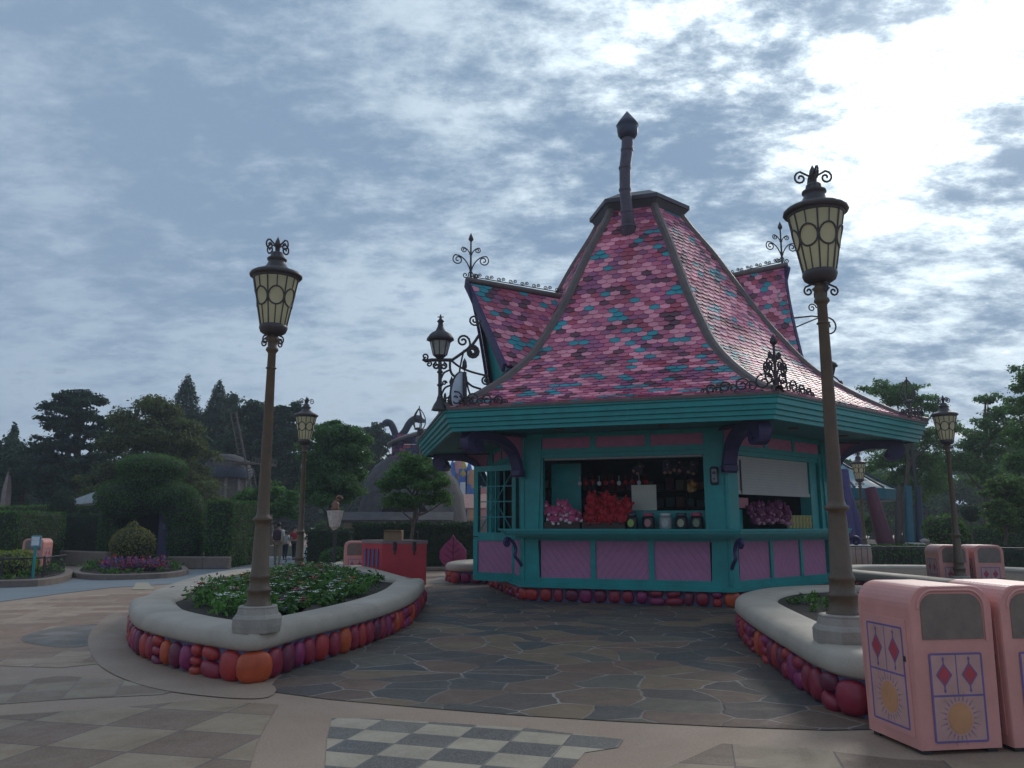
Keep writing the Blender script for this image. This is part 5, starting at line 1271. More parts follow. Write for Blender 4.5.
tree('full round green tree between the two left street lamps and the thatched cottage', (XA(330, 31), 31, 0), [bl(335, 440, 31, 1.05, .95), bl(348, 452, 31, .95, 1.1), bl(322, 450, 31, .9, 1.0), bl(340, 470, 31, 1.25, 1.2), bl(318, 475, 31, .9, 1.1), bl(354, 482, 31, .7, .9), bl(335, 495, 31, 1.2, .9), bl(318, 500, 31, .8, .8), bl(328, 430, 31, .6, .5)], *G_('soft'), n=64600, leaf=0.052, trunk_r=.12, limbs=8, shell=.35)
tree('compact broad-leaved bush-tree beside the walking people', (XA(268, 37), 37, 0), [bl(252, 498, 37, .8, .6), bl(270, 495, 37, .8, .65), bl(286, 500, 37, .7, .6), bl(244, 510, 37, .65, .5), bl(262, 512, 37, 1.0, .6), bl(286, 514, 37, .75, .5)], *G_('glossy'), n=9880, leaf=0.084, trunk_r=.09)
tree('small spreading tree in front of the thatched cottage', (XA(412, 27), 27, 0), [bl(412, 464, 27, .65, .4), bl(398, 474, 27, .65, .45), bl(426, 473, 27, .7, .45), bl(388, 490, 27, .5, .4), bl(410, 488, 27, .95, .5), bl(438, 488, 27, .6, .4), bl(396, 504, 27, .6, .4), bl(425, 503, 27, .8, .4), bl(446, 500, 27, .4, .3)], *G_('mid'), n=24700, leaf=0.042, trunk_r=.08, limbs=9, clump=.3)
tree('dark distant pine beyond the cottage, left of the chimney hat', (XA(376, 66), 66, 0), [bl(375, 434, 66, 1.1, .8), bl(368, 444, 66, 1.2, .9), bl(385, 442, 66, 1.2, .8), bl(376, 455, 66, 1.8, 1.2), bl(372, 475, 66, 2, 1.8)], *G_('dark'), n=15200, leaf=0.112, trunk_r=.2, clump=.5)
for i, (px, Y, py, r, kk, lb) in enumerate([(20, 80, 495, 9, 'dark', 'distant tree mass at the far left'), (150, 85, 490, 9, 'dark', 'distant tree mass behind the topiary hedge'), (260, 85, 488, 9, 'dark', 'distant tree mass behind the windmill'), (335, 88, 492, 8, 'dark', 'distant tree mass behind the round green tree')]):
    b0 = [bl(px+dx, py+dy, Y+abs(dx)*.05, r*.42, r*.33) for dx, dy in ((-55, 6), (-30, -2), (0, -4), (28, 2), (52, 5), (-40, 26), (0, 26), (40, 26))]
    tree(lb, (XA(px, Y), Y, 0), b0, *G_(kk), n=17100, leaf=0.238, trunk_r=.4)
n_ = 42000; th_ = RNG.uniform(-1.15, 1.15, n_); rad_ = 98+RNG.normal(size=n_)*2.5; hh = 5.2+1.3*np.sin(th_*23)+.9*np.sin(th_*57+1)+.6*np.sin(th_*131)
C_ = np.stack([rad_*np.sin(th_), rad_*np.cos(th_), np.minimum(hh, 9)*np.sqrt(RNG.random(n_))], 1)
o = quads_obj('distant_treeline', C_, .55, leafset('soft', GREENS['soft']), None, np.tile(np.array([[0, -.6, .6]]), (n_, 1)), jit=.8); tag(o, 'far-off dark treeline closing the plaza all round', 'treeline', kind='stuff')
# right side
tree('open-crowned tree rising over the right eaves of the kiosk', (XA(900, 36), 36, 0), [bl(880, 392, 36, 1.0, .6), bl(895, 400, 36, 1.3, .7), bl(908, 392, 36, 1.0, .5), bl(920, 404, 36, .9, .6), bl(905, 418, 36, 1.3, .6), bl(935, 410, 36, .7, .5), bl(890, 425, 36, 1.4, .7), bl(945, 430, 36, 1.1, .7), bl(925, 440, 36, 1.3, .7)], *G_('mid'), n=15200, leaf=0.059, trunk_r=.14, limbs=9, clump=.30, shell=.2)
tree('dense mid-green tree between the right eaves and the far street lamp', (XA(910, 38), 38, 0), [bl(886, 462, 38, 1.4, 1.0), bl(905, 456, 38, 1.4, .95), bl(928, 463, 38, 1.3, 1.05), bl(895, 488, 38, 1.9, 1.05), bl(925, 490, 38, 1.6, 1.05), bl(912, 476, 38, 1.2, .95)], *G_('mid'), n=28500, leaf=0.052, trunk_r=.12, limbs=8, clump=.34, shell=.2)
tree('loose green tree right of the far street lamp', (XA(985, 33), 33, 0), [bl(988, 402, 33, .6, .4), bl(1000, 415, 33, .8, .6), bl(985, 428, 33, .9, .6), bl(1010, 435, 33, 1.1, .8), bl(972, 445, 33, 1.0, .7), bl(995, 455, 33, 1.4, .8), bl(965, 470, 33, 1.1, .8), bl(990, 485, 33, 1.6, .9)], *G_('mid'), n=19950, leaf=0.056, trunk_r=.14, limbs=9, clump=.30, shell=.2)
tree('tall leafy tree cut off by the right edge of the photo', (XA(1034, 27), 27, 0), [bl(1030, 378, 27, .7, .6), bl(1040, 400, 27, 1.1, .8), bl(1018, 412, 27, .6, .5), bl(1028, 440, 27, 1.0, .8), bl(1045, 460, 27, 1.2, 1), bl(1024, 470, 27, .9, .7)], *G_('mid'), n=14250, leaf=0.056, trunk_r=.14, clump=.3, shell=.2)
tree('pale broad-leaved bush right of the round clipped shrub', (XA(1000, 23), 23, 0), [bl(996, 492, 23, .5, .4), bl(1012, 488, 23, .6, .45), bl(1022, 505, 23, .6, .5), bl(996, 512, 23, .6, .45), bl(1010, 525, 23, .7, .4)], 'pale', (.10, .165, .050), n=12350, leaf=0.052, trunk_r=.06)
tree('small tree behind the purple props of the pavilion', (XA(842, 38), 38, 0), [bl(838, 478, 38, .9, .9), bl(836, 500, 38, .9, .9), bl(868, 525, 38, .9, .5)], *G_('mid'), n=17100, leaf=0.056, trunk_r=.1)
for i, (px, Y, py, r, lb) in enumerate([(880, 75, 492, 8, 'distant tree mass behind the teal pavilion'), (985, 70, 488, 8, 'distant tree mass at the right behind the street lamp'), (1080, 60, 460, 9, 'distant tree mass beyond the right edge')]):
    b0 = [bl(px+dx, py+dy, Y+abs(dx)*.05, r*.42, r*.33) for dx, dy in ((-55, 6), (-30, -2), (0, -4), (28, 2), (52, 5), (-40, 26), (0, 26), (40, 26))]
    tree(lb, (XA(px, Y), Y, 0), b0, *G_('soft'), n=17100, leaf=0.210, trunk_r=.4)
# trees and hedges seen around the kiosk body
# hedges (clipped)
def hpx(px0, px1, Y, ytop, depth=1.6, ybot=None, rz=0):
    x0, x1 = XA(px0, Y), XA(px1, Y); zt = ZA(ytop, Y); zb = 0 if ybot is None else ZA(ybot, Y)
    return ('box', (x0+x1)/2, Y+depth/2, (zt+zb)/2, x1-x0, depth, zt-zb, rz)
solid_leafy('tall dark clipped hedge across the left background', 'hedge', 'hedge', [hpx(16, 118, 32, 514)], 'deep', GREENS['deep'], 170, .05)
solid_leafy('brighter green end of hedge at the far left edge', 'hedge', 'hedge', [hpx(-60, 18, 28, 511, 3)], *G_('hedge'), dens=240, leaf=.042)
solid_leafy('long lower hedge whose light top shows behind the dark one', 'hedge', 'hedge', [hpx(-40, 105, 36, 506, 1.5)], *G_('bright'), dens=70, leaf=.07)
solid_leafy('small dark round clipped shrub on top of the left hedge', 'clipped_shrub', 'clipped shrub', [('ell', XA(60, 33), 33, ZA(505, 33), .5, .5, .75), ('ell', XA(60, 33), 33, 1.1, .35, .35, 1.1)], 'deep', GREENS['deep'], 150, .05)
Yt = 30; e_ = lambda px, py, rx, rz, Y=Yt, ry=None: ('ell', XA(px, Y, ZA(py, Y)), Y, ZA(py, Y), rx, ry or rx, rz)
solid_leafy('clipped topiary arch with a flat mushroom cap over the dark doorway', 'topiary_arch', 'topiary', [e_(152, 468, 1.25, .52), e_(150, 480, 1.1, .5), e_(128, 498, 1.15, .75), e_(170, 497, 1.0, .6), hpx(98, 117, 30, 505, 2.0), hpx(118, 172, 30.3, 500, 1.6, 514)], *G_('hedge'), dens=380, leaf=.036, base=(XA(140, 30), 30, 0))
solid_leafy('rounded clipped green column right of the dark doorway', 'topiary', 'topiary', [e_(184, 512, .72, .95), e_(186, 540, .68, 1.1)], *G_('hedge'), dens=380, leaf=.036, base=(XA(184, 30), 30, 0))
solid_leafy('clipped hedge wall along the road right of the topiary', 'hedge', 'hedge', [hpx(204, 232, 28.5, 500, 4)], 'hedge', GREENS['hedge'], 300, .042)
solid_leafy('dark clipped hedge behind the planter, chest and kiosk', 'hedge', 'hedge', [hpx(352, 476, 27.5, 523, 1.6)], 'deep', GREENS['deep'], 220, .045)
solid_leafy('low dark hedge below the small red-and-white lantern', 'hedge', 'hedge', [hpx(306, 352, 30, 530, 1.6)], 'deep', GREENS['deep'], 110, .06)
solid_leafy('round olive-yellow onion-shaped shrub with a pointed tip in the flower bed', 'onion_topiary', 'topiary', [e_(133, 545, .70, .60, 27), e_(133, 531, .22, .32, 27)], 'onion', (.17, .16, .035), 420, .035, base=(XA(133, 27), 27, 0))
solid_leafy('bright yellow-green low bushes behind the left railing', 'bush', 'bush', [e_(5, 566, .75, .38, 22), e_(18, 565, .5, .4, 22.3), e_(-8, 566, .8, .4, 22.6)], 'lime', GREENS['lime'], 330, .04)
solid_leafy('small round dark shrub by the round green tree', 'bush', 'bush', [e_(336, 560, .55, .42, 27)], *G_('hedge'), dens=250, leaf=.045)
solid_leafy('bright green bush behind the street lamp, left of the low dark hedge', 'bush', 'bush', [e_(325, 540, .65, .75, 33), e_(336, 545, .6, .6, 33)], *G_('bright'), dens=160, leaf=.05)
solid_leafy('small dark round-clipped tree left of the pale bush', 'clipped_tree', 'clipped tree', [e_(971, 513, .27, .27, 26)], 'deep', GREENS['deep'], 500, .035, base=(XA(971, 26), 26, 0))
MB().tube([(XA(971, 26), 26, 0), (XA(971, 26), 26, ZA(520, 26))], .035, 6).build('stem', bark(), [o for o in COL.objects if o.name.startswith('clipped_tree')][0])
solid_leafy('bright green sloping lawn bank behind the far bins', 'hedge', 'hedge', [hpx(930, 1060, 30, 527, 2)], *G_('hedge'), dens=240, leaf=.042)
solid_leafy('low green hedge right of the kiosk under the pavilion props', 'hedge', 'hedge', [hpx(842, 935, 28, 546, 1.2)], 'hedge', GREENS['hedge'], 110, .06)
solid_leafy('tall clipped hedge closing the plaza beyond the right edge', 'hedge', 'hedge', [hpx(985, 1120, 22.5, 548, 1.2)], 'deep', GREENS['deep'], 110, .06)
solid_leafy('bright clipped bush behind the far bins', 'bush', 'bush', [e_(945, 530, .6, .45, 24)], *G_('bright'), dens=200, leaf=.05)
# kerbed beds
KERB = mat('brown_kerb', (.20, .15, .125), .75, .15, 4, .3, 30)
def kerb(label, pts, h, w, z0=0):
    P = catmull(pts, 5); P = ccw(P); Q = resample(P, .25); Nn_ = normals(Q); n = len(Q); vs = []
    for p, q in zip(Q, Nn_):
        for d, z in ((0, 0), (0, h-.02), (.03, h), (w, h), (w, 0)): r = p+q*d; vs.append((r.x, r.y, z))
    t = thing('kerbed_bed', label, 'flower bed', (sum(p.x for p in Q)/n, sum(p.y for p in Q)/n, 0))
    MB().add(vs, [(i*5+k, i*5+k+1, ((i+1) % n)*5+k+1, ((i+1) % n)*5+k) for i in range(n) for k in range(4)]).build('kerb', KERB, t)
    I_ = [p+q*w*.9 for p, q in zip(Q, Nn_)]; m = MB(); m.add([(p.x, p.y, h-.03) for p in I_], [tuple(range(n))]); m.build('soil', M_SOIL, t)
    return t, I_
t1, I1 = kerb('kerbed round bed with violet, pink and red flowers before the topiary arch', [tuple(G(x, y)[:2]) for x, y in ((72, 576), (90, 580), (130, 580), (170, 578), (188, 574), (175, 568), (130, 565), (90, 568))], .16, .18)
t2, I2_ = kerb('kerbed bed behind the black railing at the left edge', [tuple(G(x, y)[:2]) for x, y in ((-60, 588), (0, 588), (45, 586), (70, 580), (66, 573), (20, 571), (-60, 574))], .18, .2)
C_, _f = bed([Vector(p) for p in I2_], 70, 40, .18, 9, 'b', .05, .22); m_ = MB()
o = quads_obj('bedding_plants', C_, .06, leafset('bedding', (.075, .155, .040), .5), None, np.tile(np.array([[0, 0, 1.0]]), (len(C_), 1)), aspect=.4, jit=1.0); tag(o, 'low green plants behind the black railing at the left edge', 'bedding plants', kind='stuff')
fm_ = MB(); rf = random.Random(4)
pal = [mat('bloom_violet', (.10, .07, .30), .6), mat('bloom_pink', (.45, .07, .18), .6), mat('bloom_red', (.48, .035, .045), .6), mat('bloom_blue', (.10, .16, .42), .6), mat('bloom_white', (.6, .58, .55), .6)]
for i in range(900):
    px = rf.uniform(100, 168); k = (px-100)/68; c = AT(px, rf.uniform(566, 572), 25.0+rf.uniform(-.8, .5)); c.z = .16+rf.uniform(.02, .40)*(.6+.4*math.sin(px*.9))
    mi = rf.choices(range(4), (.3, .3, .25, .15))[0] if int(px/7) % 2 else rf.choices(range(4), (.1, .3, .4, .2))[0]
    if c.z < .28 and rf.random() < .5: continue
    s_ = .045
    for q in range(4):
        a = pi/2*q+i; d = Vector((math.cos(a), math.sin(a)*.7, .5)); e2 = Vector((-math.sin(a), math.cos(a), .2))
        fm_.add([c, c+d*s_+e2*s_*.6, c+d*s_*1.8, c+d*s_-e2*s_*.6], [(0, 1, 2, 3)], mi)
o = fm_.build('flowers', pal, kind='stuff', label='dense violet, pink, blue and red flowers in the round kerbed bed', cat='flowers')
C_, _f = bed([Vector(p) for p in I1], 120, 40, .14, 10, 'b', .05, .2)
o = quads_obj('bedding_plants', C_, .05, leafset('bedding', (.075, .155, .040), .5), None, np.tile(np.array([[0, 0, 1.0]]), (len(C_), 1)), aspect=.4, jit=1.0); tag(o, 'green leaves under the flowers of the round kerbed bed', 'bedding plants', kind='stuff')
def low_wall(label, pts, h, w, m_=KERB):
    m = MB()
    for a, b in zip(pts, pts[1:]):
        a, b = Vector(a), Vector(b); t = (b-a); m.box(((a.x+b.x)/2, (a.y+b.y)/2, h/2), (t.length+.02, w, h), math.atan2(t.y, t.x), bev=.03)
    return m.build('low_wall', m_, label=label, cat='wall')
low_wall('low brown wall at the foot of the dark hedge, left background', [(XA(66, 30.6), 30.6), (XA(112, 29.0), 29.0)], .55, .3)
low_wall('low brown wall under the hedge along the road', [(XA(172, 28.2), 28.2), (XA(207, 28.0), 28.0), (XA(232, 28.0), 28.0)], .42, .3)
low_wall('pale kerb wall below the far end of the road', [(XA(235, 40), 40), (XA(300, 40), 40)], .5, .4, mat('pale_wall', (.30, .26, .20), .8))
low_wall('low kerb along the foot of the hedge behind the chest', [(XA(425, 26.8), 26.8), (XA(478, 26.8), 26.8)], .14, .25)
# railing
def railing(label, pts, h, step=.14, z0=0.0, cat='railing', m_=DARKM, post=1.8):
    L0 = [Vector(p) for p in pts]; t = thing('railing', label, cat, (L0[0].x, L0[0].y, 0))
    m = MB(); 
    for a, b in zip(L0, L0[1:]):
        for z in (z0+.10, z0+h): m.tube([(a.x, a.y, z), (b.x, b.y, z)], .022, 5)
    m.build('rails', m_, t); m = MB()
    for a, b in zip(L0, L0[1:]):
        n = max(1, int((b-a).length/step))
        for i in range(n): p = a.lerp(b, i/n); m.tube([(p.x, p.y, z0+.10), (p.x, p.y, z0+h)], .010, 4)
    m.build('bars', m_, t)
    for a, b in zip(L0, L0[1:]):
        n = max(1, round((b-a).length/post))
        for i in range(n): p = a.lerp(b, i/n); k = MB(); k.tube([(p.x, p.y, 0), (p.x, p.y, z0+h+.04)], .03, 6); k.build('post', m_, t)
    return t
q = [tuple(G(x, y)[:2]) for x, y in ((-60, 585), (0, 585), (42, 583), (64, 578))]
railing('low black railing round the bed at the left edge', q, .60, .13, .05)
railing('dark railing before the pavilion right of the kiosk', [(XA(842, 25), 25), (XA(932, 24), 24)], .85, .16)
railing('thin grey railing right of the far pink bins', [(XA(995, 19.5), 19.5), (XA(1075, 18.5), 18.5)], .95, .5)
MB().add([(0, 0, 0)], []) if False else None
# teal signpost on the left
p = G(27, 585); p.y += .2; t = thing('sign_post', 'pale blue notice on a teal post at the black railing', 'sign', (p.x, p.y, 0))
m = MB(); m.tube([(p.x, p.y, 0), (p.x, p.y, 1.0)], .035, 8); m.build('post', TEAL, t)
m = MB(); m.box((p.x, p.y, 1.08), (.26, .05, .30), bev=.015); b = m.build('board', mat('notice_blue', (.12, .26, .34), .5), t)
m = MB(); m.box((p.x, p.y-.029, 1.09), (.20, .012, .22)); m.build('notice', mat('notice_pale', (.60, .66, .68), .5, .2, 20), b)
# dark doorway with purple door
t = thing('garden_doorway', 'dark recess with a purple door leaf under the topiary arch', 'doorway', (XA(140, 30), 30.8, 0))
x0, x1 = XA(114, 30), XA(172, 30); zt = ZA(512, 30)
m = MB(); m.box(((x0+x1)/2, 31.6, zt/2+.1), (x1-x0+1.2, .2, zt+.6)); m.box((x0-.1, 31.1, zt/2), (.2, 1.0, zt)); m.box((x1+.1, 31.1, zt/2), (.2, 1.0, zt)); m.build('recess', mat('black_green', (.008, .010, .010), .9), t)
m = MB(); m.box((XA(160, 30), 30.5, .98), (.52, .10, 1.95), bev=.03); d_ = m.build('door', PURP, t)
m = MB(); m.box((XA(160, 30), 30.44, 1.45), (.16, .03, .2), bev=.02); m.build('door_plate', mat('lilac', (.16, .12, .28), .6), d_)
# windmill
Yw = 46; t = thing('windmill', 'timber windmill with a thatched cap and thin lattice sails, left background', 'windmill', (XA(224, Yw), Yw, 0))
THA = mat('thatch', (.075, .066, .068), .9, .35, 3, .8, 25); TIM = mat('grey_timber', (.13, .105, .095), .85, .2, 5, .4)
zc = ZA(474, Yw); c_ = Vector((XA(224, Yw), Yw, 0)); m = MB(); m.lathe([(1.3, 0), (1.05, zc)], c_, 10, smooth=False); bd = m.build('tower', TIM, t)
m = MB(); 
for i in range(10): a = 2*pi*i/10; m.tube([c_+Vector((1.32*math.cos(a), 1.32*math.sin(a), 0)), c_+Vector((1.07*math.cos(a), 1.07*math.sin(a), zc))], .09, 5)
m.build('corner_timbers', mat('pale_timber', (.22, .19, .17), .8), bd)
m = MB(); m.lathe([(1.25, zc-.25), (1.38, zc-.1), (1.34, zc+.3), (1.2, zc+.65), (.9, zc+.95), (.4, zc+1.12), (0, zc+1.18)], c_, 20); m.build('cap', THA, t)
m = MB(); m.lathe([(1.33, zc-.25), (1.42, zc+.0), (1.38, zc+.3)], c_, 20); m.build('cap_band', mat('slate_scales', (.06, .075, .11), .6, .4, 14), t)
hb = AT(246, 463, Yw-2.2)
for (ex, ey) in ((236, 412), (251, 492), (276, 466), (218, 458)):
    e2 = AT(ex, ey, Yw-2.2); m = MB(); m.tube([hb, e2], .07, 5); d_ = (e2-hb); n_ = Vector((-d_.z, 0, d_.x)).normalized()*.32
    m.tube([hb+d_*.2+n_, e2+n_], .03, 4)
    for i in range(9): q = hb+d_*(.2+.1*i); m.tube([q, q+n_], .025, 4)
    m.build('sail', TIM, t)
m = MB(); m.tube([hb, Vector((c_.x, c_.y, hb.z+.1))], .12, 8); m.lathe([(.0, -.15), (.22, -.1), (.22, .1), (0, .15)], hb, 8); m.build('hub', TIM, t)
# thatched cottage with the chimney hat
Yc = 40; cx_, cz_ = XA(405, Yc), 0
t = thing('thatched_cottage', 'rounded grey thatched cottage with a brick chimney hat and two bent pipes', 'cottage', (cx_, Yc+1.5, 0))
m = MB(); pr = [(4.2, 0), (4.2, 1.0), (3.9, 2.2), (3.3, 3.2), (2.4, 3.9), (1.2, 4.45), (0, 4.6)]
c0_ = Vector((XA(408, Yc), Yc+2.5, 0)); vs = []
pts = [(350, 523), (356, 500), (362, 478), (370, 464), (384, 455), (400, 449), (420, 452), (440, 462), (455, 478), (462, 495), (466, 523)]
prof_ = [AT(x, y, Yc) for x, y in pts]; n = len(prof_); D_ = 7
for j in range(D_):
    k = j/(D_-1); f_ = math.sin(pi*(.16+.68*k))/math.sin(pi*.5); 
    for q in prof_: vs.append((c0_.x+(q.x-c0_.x)*f_, Yc-1.2+k*5, max(0, (q.z-.6))*f_+.6))
m.add(vs, [(j*n+i, (j+1)*n+i, (j+1)*n+i+1, j*n+i+1) for j in range(D_-1) for i in range(n-1)]+[tuple(range(n-1, -1, -1)), tuple(range((D_-1)*n, D_*n))], 0, True); m.build('thatched_roof', THA, t)
m = MB(); m.box((XA(395, 38.6), 38.2, .85), (4.6, .8, 1.7)); wl = m.build('wall', mat('cottage_cream', (.42, .34, .24), .8, .15, 3), t)
for px in (372, 388, 404, 420): m = MB(); m.box((XA(px, 37.7), 37.75, .9), (.16, .12, 1.8)); m.build('post', TIM, t)
m = MB(); m.box((XA(395, 37.6), 37.6, 1.86), (5.4, 1.1, .14), rot=Matrix.Rotation(.35, 3, 'X')); m.build('porch_roof', THA, t)
bk = Vector((XA(401, Yc), Yc+1.2, 0)); zb = ZA(462, Yc); zt = ZA(437, Yc)
BR_ = TILES; m = MB(); rows = 9; z = zb-.3; rb = random.Random(2)
while z < zt+.05:
    k = (z-zb)/(zt-zb); r = .68+.28*max(0, k); nb = 14
    for i in range(nb): a = 2*pi*(i+.5*(int(z*10) % 2))/nb; m.box((bk.x+r*math.cos(a)+.25*k, bk.y+r*math.sin(a), z+.09), (.07, 2*pi*r/nb*.92, .155), a, mi=rb.choice((0, 1, 2, 2, 3, 4, 5)))
    z += .175
ck = m.build('brick_chimney', [TILES[1], TILES[2], mat('brick_blue', (.05, .06, .14), .6), mat('brick_purple', (.10, .03, .09), .6), TILES[5], mat('brick_dark', (.05, .02, .04), .7)], t)
m = MB(); q = Vector((bk.x+.28, bk.y, zt)); M_ = Matrix.Rotation(-.30, 3, 'Y'); m.lathe([(1.05, 0), (1.28, .05), (1.30, .13), (1.0, .20), (.0, .26)], q, 18, M=M_); m.build('chimney_hat', mat('hat_grey', (.26, .25, .26), .7), t)
for P_ in ([(396, 436), (394, 430), (391, 424), (387, 422.5), (384.5, 424.5)], [(400, 437), (405, 431), (409, 424), (413, 420), (418, 418.5), (421, 421)]):
    pp = catmull3([AT(x, y, bk.y-.1) for x, y in P_]); m = MB(); m.tube(pp, .19, 8); e2 = pp[-1]; m.lathe([(.24, -.08), (.24, .08)], e2, 8); m.build('bent_pipe', mat('pipe_slate', (.035, .04, .065), .6), t)
# ornamental poles
for px, yt, yb, Y, lb in ((418, 406, 470, 36, 'slender pole with a pointed cage finial by the cottage chimney'), (919, 377, 520, 33, 'slender pole with spear finial rising from the right-hand tree')):
    a = AT(px, yb, Y); b = AT(px, yt, Y); t = thing('finial_pole', lb, 'pole', (a.x, Y, 0)); h = b.z
    m = MB(); m.tube([(a.x, Y, 0), (a.x, Y, h-1.1)], .07, 6); m.build('pole', DARKM, t); m = MB(); c = Vector((a.x, Y, h-1.1))
    m.lathe([(.20, 0), (.22, .06), (.12, .10)], c, 8)
    for i in range(5): A = 2*pi*i/5; d = Vector((math.cos(A), math.sin(A), 0)); m.tube(bez(c+d*.15, c+d*.42+up*.3, c+d*.30+up*.7, c+up*1.0, 7), .03, 4)
    m.tube([c+up*.9, c+up*1.1], .03, 4); m.build('cage_finial', DARKM, t)
# small hanging lantern shape by the round tree
Yl = 26; p = AT(335, 517, Yl); t = thing('post_lantern', 'small white tapered lantern with an orange ornament, before the round tree', 'lantern', (p.x, Yl, 0))
m = MB(); m.lathe([(.05, -.42), (.10, -.36), (.17, -.30), (.27, .16), (.28, .20), (0, .22)], p, 8, smooth=False); m.build('shade', mat('lantern_white', (.55, .48, .44), .5, .25, 12), t)
m = MB(); m.lathe([(.06, .22), (.16, .26), (.10, .34), (.14, .42), (.05, .5), (0, .56)], p, 8); m.tube(spiral(p+Vector((.1, 0, .58)), (1, 0, 0), (0, 0, 1), .12, 1, 0, 1, 10), .035, 5); m.build('ornament', mat('ornament_orange', (.26, .12, .08), .6), t)
m = MB(); m.tube([(p.x+.02, Yl, 0), (p.x+.02, Yl, p.z-.35)], .05, 6); m.build('post', DARKM, t)
# pastel facade far behind, seen past the kiosk
Yp = 62; PAL = {'blue': (.05, .14, .42), 'yellow': (.50, .36, .06), 'pink': (.52, .24, .24), 'white': (.6, .62, .65), 'orange': (.50, .24, .10), 'lilac': (.35, .28, .45)}
t = thing('pastel_building', 'distant pastel building with small pointed towers, seen under the left eaves', 'building', (XA(462, Yp), Yp, 0))
P_ = lambda k: mat('pastel_'+k, PAL[k], .6, .1, 3)
m = MB(); m.box((XA(458, Yp), Yp+1, 2.2), (6.6, 1.6, 4.4)); m.build('front_wall', P_('pink'), t)
for px, w, yt, kb, kt, sh_ in ((452, .55, 466, 'white', 'blue', 1), (458, .42, 461, 'pink', 'pink', 0), (463, .5, 464, 'blue', 'yellow', 1), (469, .42, 466, 'lilac', 'blue', 1), (474, .6, 470, 'orange', 'orange', 0), (447, .5, 468, 'white', 'yellow', 0)):
    x = XA(px, Yp); h = ZA(yt, Yp); m = MB(); m.box((x, Yp-.2+.13*(int(px) % 3), h/2), (w*1.3, .9, h-.8)); b_ = m.build('tower', P_(kb), t)
    m = MB(); 
    if sh_: m.lathe([(w*.7, h-1.0), (w*.85, h-.8), (w*.5, h-.2), (.03, h+.5), (0, h+.55)], (x, Yp-.2, 0), 8)
    else: m.lathe([(w*.8, h-1.0), (w*.8, h-.1), (w*.55, h)], (x, Yp-.2, 0), 8)
    m.build('tower_top', P_(kt), b_)
    m = MB(); m.box((x, Yp-.68, h-1.9), (w*.8, .05, .9)); m.build('window', P_('blue' if kb != 'blue' else 'white'), b_)
t = thing('tiled_shed', 'low building with a dusty pink roof behind the dark hedge, left of the kiosk', 'shed', (XA(465, 45), 45, 0))
m = MB(); m.box((XA(465, 46), 46.5, .9), (5.0, 3, 1.8)); m.build('wall', mat('shed_wall', (.28, .2, .17), .8), t)
m = MB(); x0, x1 = XA(448, 45), XA(486, 45); z0, z1 = ZA(508, 45), ZA(492, 45); m.hexa([(x0, 44.6, z0-.1), (x1, 44.6, z0-.1), (x1, 48, z1-.1), (x0, 48, z1-.1), (x0, 44.6, z0), (x1, 44.6, z0), (x1, 48, z1), (x0, 48, z1)]); m.build('roof', mat('shed_roof', (.33, .16, .13), .7, .2, 4), t)
# white tent roof tip
m = MB(); a, b, c, d = AT(69, 501, 34.2), AT(97, 491, 34.2), AT(100, 502, 34.2), AT(70, 505, 34.2); m.plate([a, b, c, d], (0, 1, 0), 1.4); m.build('white_roof', mat('canvas_white', (.6, .64, .68), .6), label='small white slanting roof showing above the left hedge', cat='roof')
m = MB(); p = AT(8, 480, 44); m.lathe([(.3, 0), (.26, p.z-.6), (.16, p.z), (.0, p.z+.7)], (p.x, 44, 0), 6, smooth=False); m.build('garden_turret', mat('turret_stone', (.26, .20, .19), .8, .3, 3), label='slim pale pointed turret between the trees at the left edge', cat='turret')
# teal pavilion on the right
Yv = 31; t = thing('pavilion', 'teal-roofed pavilion on slanting purple and maroon props right of the kiosk', 'pavilion', (XA(880, Yv), Yv, 0))
c_ = Vector((XA(862, Yv), Yv+3, 0)); ze, zp = ZA(488, Yv), ZA(455, Yv); m = MB(); m.lathe([(2.6, ze), (1.9, ze+.35), (1.0, ze+.95), (.15, zp+.3), (0, zp+.35)], c_, 12, smooth=False); rf_ = m.build('canopy_roof', mat('pavilion_pale_blue', (.16, .30, .36), .5, .15), t)
m = MB(); m.lathe([(2.55, ze-.45), (2.66, ze-.4), (2.68, ze+.02), (2.6, ze+.05)], c_, 12, smooth=False); m.build('valance', mat('pavilion_teal', (.01, .13, .17), .5), rf_)
m = MB()
for i in range(12): a = 2*pi*i/12; m.tube([c_+Vector((2.62*math.cos(a), 2.62*math.sin(a), ze+.06)), c_+Vector((1.0*math.cos(a), 1.0*math.sin(a), ze+1.0)), c_+Vector((0, 0, zp+.36))], .05, 4)
m.build('roof_ribs', mat('rib_dark', (.03, .05, .08), .5), rf_)
m = MB(); m.lathe([(2.4, 0), (2.5, .35), (2.4, .40), (0, .42)], c_, 16); m.build('platform', mat('pavilion_base', (.06, .08, .16), .6), t)
for (xt, yt, xb, yb, r, nm) in ((843, 470, 852, 555, .26, 'prop_purple'), (846, 488, 868, 568, .22, 'prop_purple'), (870, 488, 893, 565, .28, 'prop_maroon'), (908, 486, 912, 565, .17, 'prop_teal'), (918, 487, 922, 565, .14, 'prop_navy'), (899, 486, 899, 570, .12, 'prop_bark')):
    col = {'prop_purple': (.055, .035, .15), 'prop_maroon': (.10, .012, .035), 'prop_teal': (.01, .10, .14), 'prop_navy': (.012, .02, .05), 'prop_bark': (.05, .035, .03)}[nm]
    Yq = Yv-1.5; a = AT(xb, yb, Yq); a.z = 0; b = AT(xt, yt, Yq+.6); m = MB(); m.tube([a, a.lerp(b, .35)+Vector((-.03, 0, 0)), b], [r*.8, r*1.1, r*.75], 8); m.build('prop', mat(nm, col, .5, .2), t)
